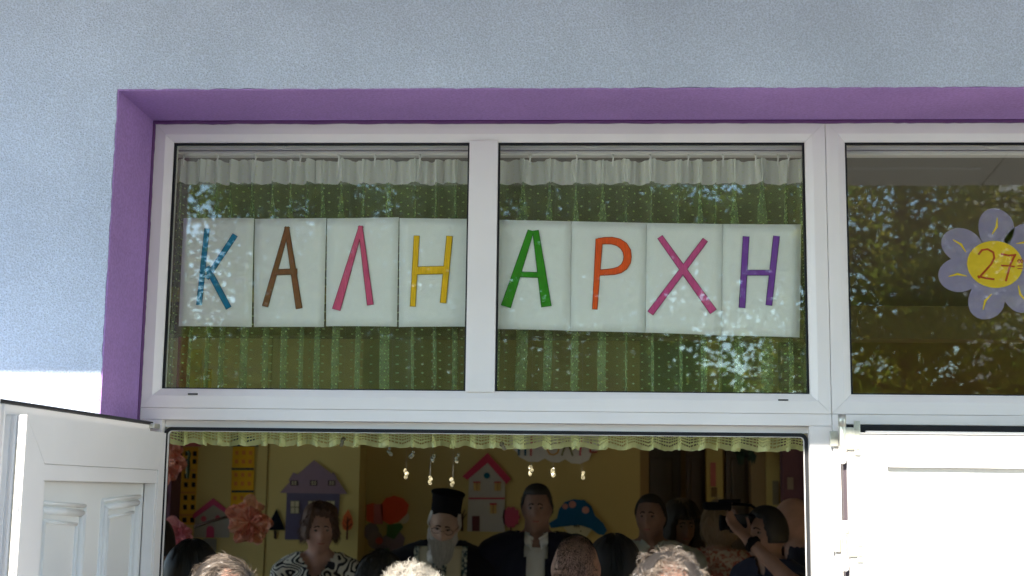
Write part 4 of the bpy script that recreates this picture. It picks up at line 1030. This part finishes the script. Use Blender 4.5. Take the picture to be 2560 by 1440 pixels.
from mathutils.bvhtree import BVHTree
def drape(name, target, grid_fn, nu, nv, m, parent, off=.006, th=.0):
    """cloth strip laid on the front of a garment; grid_fn(u, v) gives (x, z) in the person's frame"""
    bb = bmesh.new(); bb.from_mesh(target.data); tree = BVHTree.FromBMesh(bb); b = bmesh.new(); g = []; last = -.15
    for i in range(nu+1):
        row = []
        for j in range(nv+1):
            x, z = grid_fn(i/nu, j/nv); h = tree.ray_cast(Vector((x, -1, z)), Vector((0, 1, 0)))
            y = h[0].y if h[0] is not None and h[0].y < .05 else last
            last = y; row.append([x, y-off, z])
        g.append(row)
    vs = [[b.verts.new(p) for p in r] for r in g]
    for i in range(nu):
        for j in range(nv): b.faces.new((vs[i][j], vs[i][j+1], vs[i+1][j+1], vs[i+1][j]))
    bb.free(); me = bpy.data.meshes.new(name); b.to_mesh(me); b.free(); o = link_mesh(name, me, m, parent, True)
    s_ = o.modifiers.new('thickness', 'SOLIDIFY'); s_.thickness = .004; return o

def pattern(name, c1, c2, kind='zebra', scale=30):
    if name in MATS: return MATS[name]
    m = mat(name, c1, rough=.8); n, l, p = N(m); tc = n.new('ShaderNodeTexCoord')
    if kind == 'zebra':
        t = n.new('ShaderNodeTexWave'); t.inputs['Scale'].default_value = scale; t.inputs['Distortion'].default_value = 26; t.inputs['Detail'].default_value = 1.0; t.inputs['Detail Scale'].default_value = 1.5
        o_ = t.outputs['Fac']
    else:
        t = n.new('ShaderNodeTexNoise'); t.inputs['Scale'].default_value = scale; t.inputs['Detail'].default_value = 3; o_ = t.outputs['Fac']
    l.new(tc.outputs['Object'], t.inputs['Vector']); r = n.new('ShaderNodeValToRGB'); r.color_ramp.interpolation = 'CONSTANT' if kind == 'zebra' else 'LINEAR'
    r.color_ramp.elements[0].color = (*c1, 1); r.color_ramp.elements[1].color = (*c2, 1)
    if kind == 'zebra': r.color_ramp.elements[1].position = .5
    else: r.color_ramp.elements[0].position = .42; r.color_ramp.elements[1].position = .58
    l.new(o_, r.inputs[0]); l.new(r.outputs[0], p.inputs['Base Color']); return m
cloth = lambda name, c: mat('cloth_'+name, c, rough=.85, spec=.1, bump=.2, bscale=500, sheen=.1)
M_tr = cloth('dark_trousers', (.03, .03, .035))
brown = hair_mat('hair_brown', (.075, .034, .020), (.15, .075, .042), .6); black = hair_mat('hair_black', (.006, .006, .008), (.015, .013, .014), .55)
darkbr = hair_mat('hair_dark', (.014, .010, .008), (.03, .022, .016), .7); grey = hair_mat('hair_grey', (.30, .28, .26), (.55, .52, .48))
pepper = hair_mat('hair_pepper', (.025, .015, .010), (.27, .215, .17)); white_h = hair_mat('hair_white', (.38, .34, .28), (.66, .62, .55)); mid = hair_mat('hair_blond', (.22, .15, .09), (.35, .26, .17))
M_black = mat('black_felt', (.006, .006, .008), rough=.9, spec=.1)
down = lambda d: Vector((0, 0, -1))

# --- the four facing the doorway
e, hm, bd, s = person('woman with short brown hair in a black and white patterned blouse', 800, 1271, 3.25, 0, .98, 'rose', turn=.30, tilt=.02, hw=.96, jaw=1.45, arms='front',
    garments=[('blouse', pattern('zebra_cloth', (.62, .58, .48), (.015, .015, .018), 'zebra', 7), 'blouse'), ('trousers', M_tr, 'trousers')])
def bob(d):
    a = math.atan2(d.x, -d.y)            # 0 at the face
    lim = (.62-.12*a) if abs(a) < .55 else (.58-.95*smooth(.55, 1.05, abs(a)))
    lo = lim if abs(a) < .95 else -.34
    return smooth(lo-.05, lo+.10, d.z)
hair_shell(hm, brown, e, lambda d: .013+.016*smooth(.2, .8, d.z)+.003*abs(d.x), bob, .5)
strands('hair', hm, brown, e, 4500, bob, lambda d: .034, lambda d: Vector((d.x*.8, .3*d.y, -.8)), .5, .0014, 3, .5, 1.16)
e, hm, bd, s = person('bearded priest in tall black hat and dark robe with a cream stole', 1108, 1247, 3.2, 0, 1.12, 'fair', tilt=.34, roll=.13, jaw=1.2, hw=.92, arms='book',
    garments=[('robe', cloth('black_robe', (.010, .010, .014)), 'robe')])
robe = [c for c in e.children if c.name.startswith('robe')][0]
M_cream = cloth('cream_stole', (.55, .50, .36)); M_bord = pattern('stole_border', (.50, .50, .40), (.02, .05, .06), 'noise', 55)
def band(x0, x1, m, nm, off, par): return drape(nm, robe, lambda u, v: ((x0+(x1-x0)*v)*(1+.0*u), 1.515*s-u*.92*s), 40, 6, m, par, off)
for sx in (-1, 1):
    st = band(sx*.016, sx*.125, M_cream, 'stole', .012, e)
    band(sx*.010, sx*.036, M_bord, 'stole_border', .018, st); band(sx*.106, sx*.132, M_bord, 'stole_border', .018, st)
b = MB(); b.lathe([(.072, .0), (.074, .01), (.078, .090), (.084, .101), (.086, .106), (.082, .110), (.02, .111)], 40, hm @ Matrix.Translation((0, .004, .056)) @ Matrix.Rotation(-.12, 4, 'X'))
b.build('hat', M_black, e, True)
b = MB()
for (c, r_) in (((0, -.075, -.085), (.062, .035, .05)), ((0, -.085, -.14), (.066, .042, .07)), ((0, -.085, -.20), (.045, .03, .07)), ((-.055, -.02, -.05), (.022, .04, .06)), ((.055, -.02, -.05), (.022, .04, .06))): b.ball(hm @ Vector(c), r_, 14)
rb = remesh(b, 'beard', grey, .008, 3, e, None, lambda p: mnoise.noise(p*45)*.006)
rnd = random.Random(2); V, F = [], []
for _ in range(2600):
    a = rnd.uniform(-1.9, 1.9); p = Vector((math.sin(a)*.066, -.05-math.cos(a)*.055, rnd.uniform(-.16, -.05))); k = len(V); q = hm @ p; w = .0009
    for i in range(4):
        V += [q+Vector((w, 0, 0)), q-Vector((w, 0, 0))]; q = q+Vector((-p.x*.12+rnd.uniform(-.006, .006), rnd.uniform(-.006, .002), -.028))
    for i in range(3): F.append((k+2*i, k+2*i+1, k+2*i+3, k+2*i+2))
me = bpy.data.meshes.new('beard_strands'); me.from_pydata([tuple(v) for v in V], [], F); link_mesh('beard_strands', me, grey, rb)
hair_shell(hm, grey, e, .008, lambda d: short_region(.9, -.1, -.6)(d), .2)
def glasses(e, hm, m):
    b = MB()
    for sx in (-1, 1):
        b.tube([hm @ Vector((sx*.032+.021*math.cos(t), -.100+.004*abs(math.cos(t)), .002+.015*math.sin(t))) for t in [k*math.pi/8 for k in range(17)]], .0013, 5)
        b.tube([hm @ Vector((sx*.053, -.098, .006)), hm @ Vector((sx*.074, -.03, .008)), hm @ Vector((sx*.077, .01, .004))], .0012, 5)
    b.tube([hm @ Vector((-.011, -.104, .004)), hm @ Vector((.011, -.104, .004))], .0013, 5); b.build('glasses', m, e, True)
glasses(e, hm, M_black)
bk = empty('prayer_book', 'open cream prayer book held low by the priest', 'book', (e.location.x+.02, 3.2-.33, 1.235*s)); b = MB(); b.box((-.11, -.07, 0), (-.002, .07, .012), .003); b.box((.002, -.07, 0), (.11, .07, .012), .003); b.build('pages', M_cream, bk); b = MB(); b.box((-.114, -.074, -.005), (.114, .074, -.0005)); b.build('cover', M_black, bk)

def suit_collar(e, hm, s, garment, m):
    for sx in (-1, 1):
        drape('collar', garment, lambda u, v: (sx*(.012+.042*v+.012*u)*s, (1.528-.055*u-.030*(1-v))*s), 6, 5, m, garment, .006)
e, hm, bd, s = person('tall dark haired man in a dark suit and open white shirt', 1343, 1212, 3.2, 0, 1.14, 'tan', turn=-.03, jaw=1.35, hw=.89, arms='down',
    garments=[('shirt', cloth('white_shirt', (.62, .61, .58)), 'shirt'), ('jacket', cloth('navy_suit', (.012, .012, .022)), 'jacket'), ('trousers', cloth('navy_suit', (.012, .012, .022)), 'trousers')])
sh = [c for c in e.children if c.name.startswith('shirt')][0]; suit_collar(e, hm, s, sh, cloth('white_shirt', 0))
hair_shell(hm, darkbr, e, lambda d: .005+.009*smooth(.4, .9, d.z), short_region(.60, .1, -.4), .12)
strands('hair', hm, darkbr, e, 1500, short_region(.60, .1, -.4), lambda d: .010, lambda d: Vector((0, -.4, .3)), .3, .0013, 5, .7, 1.05)
e, hm, bd, s = person('grey cropped man in a pale shirt before the brown panelled door', 1627, 1235, 3.3, 0, 1.12, 'tan', turn=-.25, tilt=-.02, jaw=1.3, hw=.90, arms='down',
    garments=[('shirt', cloth('pale_shirt', (.42, .44, .38)), 'shirt'), ('trousers', M_tr, 'trousers')])
sh = [c for c in e.children if c.name.startswith('shirt')][0]; suit_collar(e, hm, s, sh, cloth('pale_shirt', 0))
hair_shell(hm, darkbr, e, .006, short_region(.62, .05, -.5), .1)
# --- the group by the doors
e, hm, bd, s = person('woman with light topped dark bobbed hair in a pale cardigan', 1699, 1259, 3.75, 0, .95, 'tan', turn=.25, tilt=.1, arms='down',
    garments=[('cardigan', cloth('pale_cardigan', (.50, .40, .38)), 'shirt'), ('trousers', M_tr, 'trousers')])
def longh(d):
    a = math.atan2(d.x, -d.y); lo = .35 if abs(a) < .6 else .35-1.3*smooth(.6, .95, abs(a)); return smooth(lo-.05, lo+.1, d.z)
hair_shell(hm, darkbr, e, lambda d: .028+.01*abs(d.x), longh, .2, ext=lambda d, p: Vector((p.x*(1+.2*smooth(0, .7, -d.z)), p.y, p.z-.03*smooth(0, .8, -d.z))))
strands('hair', hm, mid, e, 1500, short_region(.5, .45, .4), lambda d: .07, lambda d: Vector((d.x, .3, -.4)), .08, .0016, 8, .04, 1.26)
e, hm, bd, s = person('fair haired woman in a pink flowered top, turned away behind the video camera', 1797, 1262, 3.45, math.pi*.92, 1.0, 'rose', arms='down',
    garments=[('flowered_top', pattern('floral_cloth', (.42, .13, .10), (.58, .50, .40), 'noise', 60), 'blouse'), ('skirt', pattern('floral_cloth', 0, 0), 'trousers')])
hair_shell(hm, mid, e, .02, lambda d: short_region(.45, -.5, -.8)(d), .3)
strands('hair', hm, mid, e, 2500, short_region(.45, -.3, -.6), lambda d: .05, lambda d: Vector((d.x*.6, .2, -.8)), .25, .0014, 31, .3, 1.20)
OPF = R(-48); opx, opy = 1921, 1270
def loc(wx, wy, z):
    c, q = math.cos(-OPF), math.sin(-OPF); return (wx*c-wy*q, wx*q+wy*c, z)
op_top = at(opx, opy, 2.6); so_ = (op_top.z)/1.75
hL = at(1872, 1350, 2.45); hR = at(1862, 1338, 2.72)
rel = lambda p: loc((p.x-op_top.x)/so_, (p.y-2.6)/so_, p.z/so_)
el1 = at(1975, 1452, 2.35); el2 = at(1935, 1440, 2.85)
e, hm, bd, s = person('dark haired camera operator in a navy polo shirt raising a video camera', opx, opy, 2.6, OPF, 1.0, 'tan', turn=0, voxel=.009,
    armpts=[((-.19, .01, 1.39), rel(el2), rel(hR)), ((.19, .01, 1.39), rel(el1), rel(hL))],
    garments=[('polo_shirt', cloth('navy_polo', (.018, .020, .040)), 'polo'), ('trousers', M_tr, 'trousers')])
hair_shell(hm, black, e, .012, lambda d: bob(d), .2)
b = MB(); wp = hL.lerp(el1, .10); dd = (el1-hL).normalized(); q = dd.to_track_quat('Z', 'Y').to_matrix().to_4x4()
b.lathe([(.036, -.012), (.038, -.010), (.038, .010), (.036, .012)], 24, Matrix.Translation(wp) @ q); b.lathe([(.018, 0), (.018, .010), (.015, .012)], 20, Matrix.Translation(wp+Vector((-.01, -.036, .012))) @ Vector((0, -1, .3)).to_track_quat('Z', 'Y').to_matrix().to_4x4())
tag(b.build('wristwatch', M_black, None, True), 'black wristwatch on the forearm of the camera operator', 'watch')
vc = empty('video_camera', 'black shoulder video camera pointing towards the priest', 'video camera', at(1850, 1305, 2.58), R(4))
b = MB(); b.box((-.045, -.05, -.050), (.105, .045, .035), .014); b.build('body', M_black, vc)
b = MB(); Q = Matrix.Rotation(R(-90), 4, 'Y'); b.lathe([(.030, .0), (.031, .02), (.033, .035), (.036, .038), (.036, .045)], 28, Matrix.Translation((-.045, 0, -.005)) @ Q); b.build('lens', M_black, vc, True)
b = MB(); b.box((-.165, -.035, .052), (-.04, .03, .088), .010); b.build('lamp_head', M_black, vc)
b = MB(); b.tube([(-.05, 0, .03), (-.045, 0, .072), (-.03, 0, .080), (.05, 0, .076), (.07, 0, .062), (.078, 0, .03)], .007, 10); b.build('carry_handle', M_black, vc, True)
b = MB(); b.tube([(-.10, -.02, .092), (.0, -.02, .094)], .008, 12); b.build('microphone', M_black, vc, True)
b = MB(); b.lathe([(.020, .0), (.020, .05), (.028, .055), (.028, .08)], 20, Matrix.Translation((.095, -.02, .005)) @ Matrix.Rotation(R(90), 4, 'Y')); b.build('viewfinder', M_black, vc, True)
b = MB(); b.box((-.05, -.058, -.01), (.03, -.0505, .035), .004); b.build('side_screen', mat('screen_shell', (.02, .02, .025), rough=.25), vc)
e, hm, bd, s = person('bald man in a navy shirt standing in profile at the doorway edge', 1988, 1244, 2.95, R(-75), 1.15, 'rose', tilt=-.05, arms='down',
    garments=[('navy_shirt', cloth('navy_shirt2', (.02, .02, .035)), 'polo'), ('trousers', M_tr, 'trousers')])
e, hm, bd, s = person('dark haired person half hidden by the open door leaf', 388, 1304, 2.4, 0, 1.0, 'tan',
    garments=[('jacket', cloth('black_jacket', (.012, .012, .014)), 'polo'), ('trousers', M_tr, 'trousers')])
hair_shell(hm, black, e, .018, bob, .2)

# --- backs of heads in front of the doorway
GH = 'onlookers seen from behind'
def onlooker(label, px, py, Y, sk, tilt=0, turn=0, hw=1.0, col=(.10, .10, .12), nm='a'):
    return person(label, px, py, Y, math.pi, 1.08, sk, tilt=tilt, turn=turn, hw=hw, voxel=.016, detail=False, group=GH, garments=[('shirt', cloth('onlooker_'+nm, col), 'shirt'), ('trousers', M_tr, 'trousers')])
full = short_region(.45, -.05, -.55)
def bald_at(c, r_, depth, f=full):
    c = Vector(c).normalized()
    return lambda d: f(d)*(1-depth*smooth(r_, r_*.45, (d-c).length))
swirl = lambda d: Vector((-d.y*.6-.2, d.x*.6, -.35*d.z)) + Vector((0, .3, -.5))
e, hm, bd, s = onlooker('man with curly sunlit salt and pepper hair, thin at the crown', 1672, 1402, -1.0, 'tan', tilt=-.05, nm='b', col=(.3, .32, .36))
rg = bald_at((0, .62, .75), .55, .93); hair_shell(hm, darkbr, e, .010, lambda d: rg(d), .3, cutlev=.75)
strands('hair', hm, pepper, e, 22000, rg, lambda d: .034, swirl, .9, .0012, 21, .48, 1.03)
e, hm, bd, s = onlooker('man with wavy sunlit grey brown hair near the open door leaf', 555, 1416, -.60, 'rose', tilt=-.05, turn=.3, nm='c', col=(.5, .5, .5))
rg = bald_at((-.25, .62, .72), .5, .93); hair_shell(hm, darkbr, e, .009, lambda d: rg(d), .3, cutlev=.75)
strands('hair', hm, pepper, e, 20000, rg, lambda d: .042, lambda d: Vector((.9, .2, -.2+.2*d.x)), .45, .0011, 22, .36, 1.04)
e, hm, bd, s = onlooker('person with spiky sunlit white hair below the priest', 1026, 1440, -.20, 'rose', nm='d', col=(.5, .45, .4))
hair_shell(hm, pepper, e, .005, full, .3)
strands('hair', hm, white_h, e, 9000, full, lambda d: .036, lambda d: Vector((0, .3, .2)), .6, .0009, 23, 1.1, 1.03)
e, hm, bd, s = onlooker('man with closely cropped dark hair before the suited man', 1440, 1343, 1.0, 'rose', tilt=.02, hw=1.05, nm='e', col=(.12, .10, .10))
strands('hair', hm, darkbr, e, 15000, full, lambda d: .007, lambda d: Vector((0, .5, -.6)), .4, .0009, 24, .9, 1.0)
e, hm, bd, s = onlooker('person with glossy straight black hair between two other heads', 1537, 1360, 1.5, 'tan', nm='f', col=(.02, .02, .02))
lg = short_region(.45, -.8, -.95); hair_shell(hm, black, e, lambda d: .024+.01*abs(d.x), lg, .12, ext=lambda d, p: Vector((p.x*(1+.15*smooth(0, .7, -d.z)), p.y, p.z-.10*smooth(0, .9, -d.z))))
strands('hair', hm, black, e, 3500, short_region(.3, .0, -.5), lambda d: .06, lambda d: Vector((d.x*.8, .2*d.y, -.8)), .06, .0013, 25, .03, 1.25)
e, hm, bd, s = onlooker('person with smooth black hair beside the wavy haired man', 478, 1377, 1.1, 'tan', nm='g', col=(.02, .02, .03))
hair_shell(hm, black, e, .026, lg, .12, ext=lambda d, p: Vector((p.x*(1+.15*smooth(0, .7, -d.z)), p.y, p.z-.10*smooth(0, .9, -d.z))))
strands('hair', hm, black, e, 3500, short_region(.3, .0, -.5), lambda d: .05, lambda d: Vector((d.x*.8, .2*d.y, -.8)), .04, .0013, 26, .03, 1.25)
e, hm, bd, s = onlooker('person with dark brown hair just left of the white haired head', 950, 1400, 1.05, 'tan', nm='h', col=(.03, .03, .05))
hair_shell(hm, darkbr, e, .016, full, .12)
strands('hair', hm, darkbr, e, 5000, full, lambda d: .04, lambda d: Vector((d.x*.5, .3, -.5)), .2, .0012, 27, .3, 1.14)
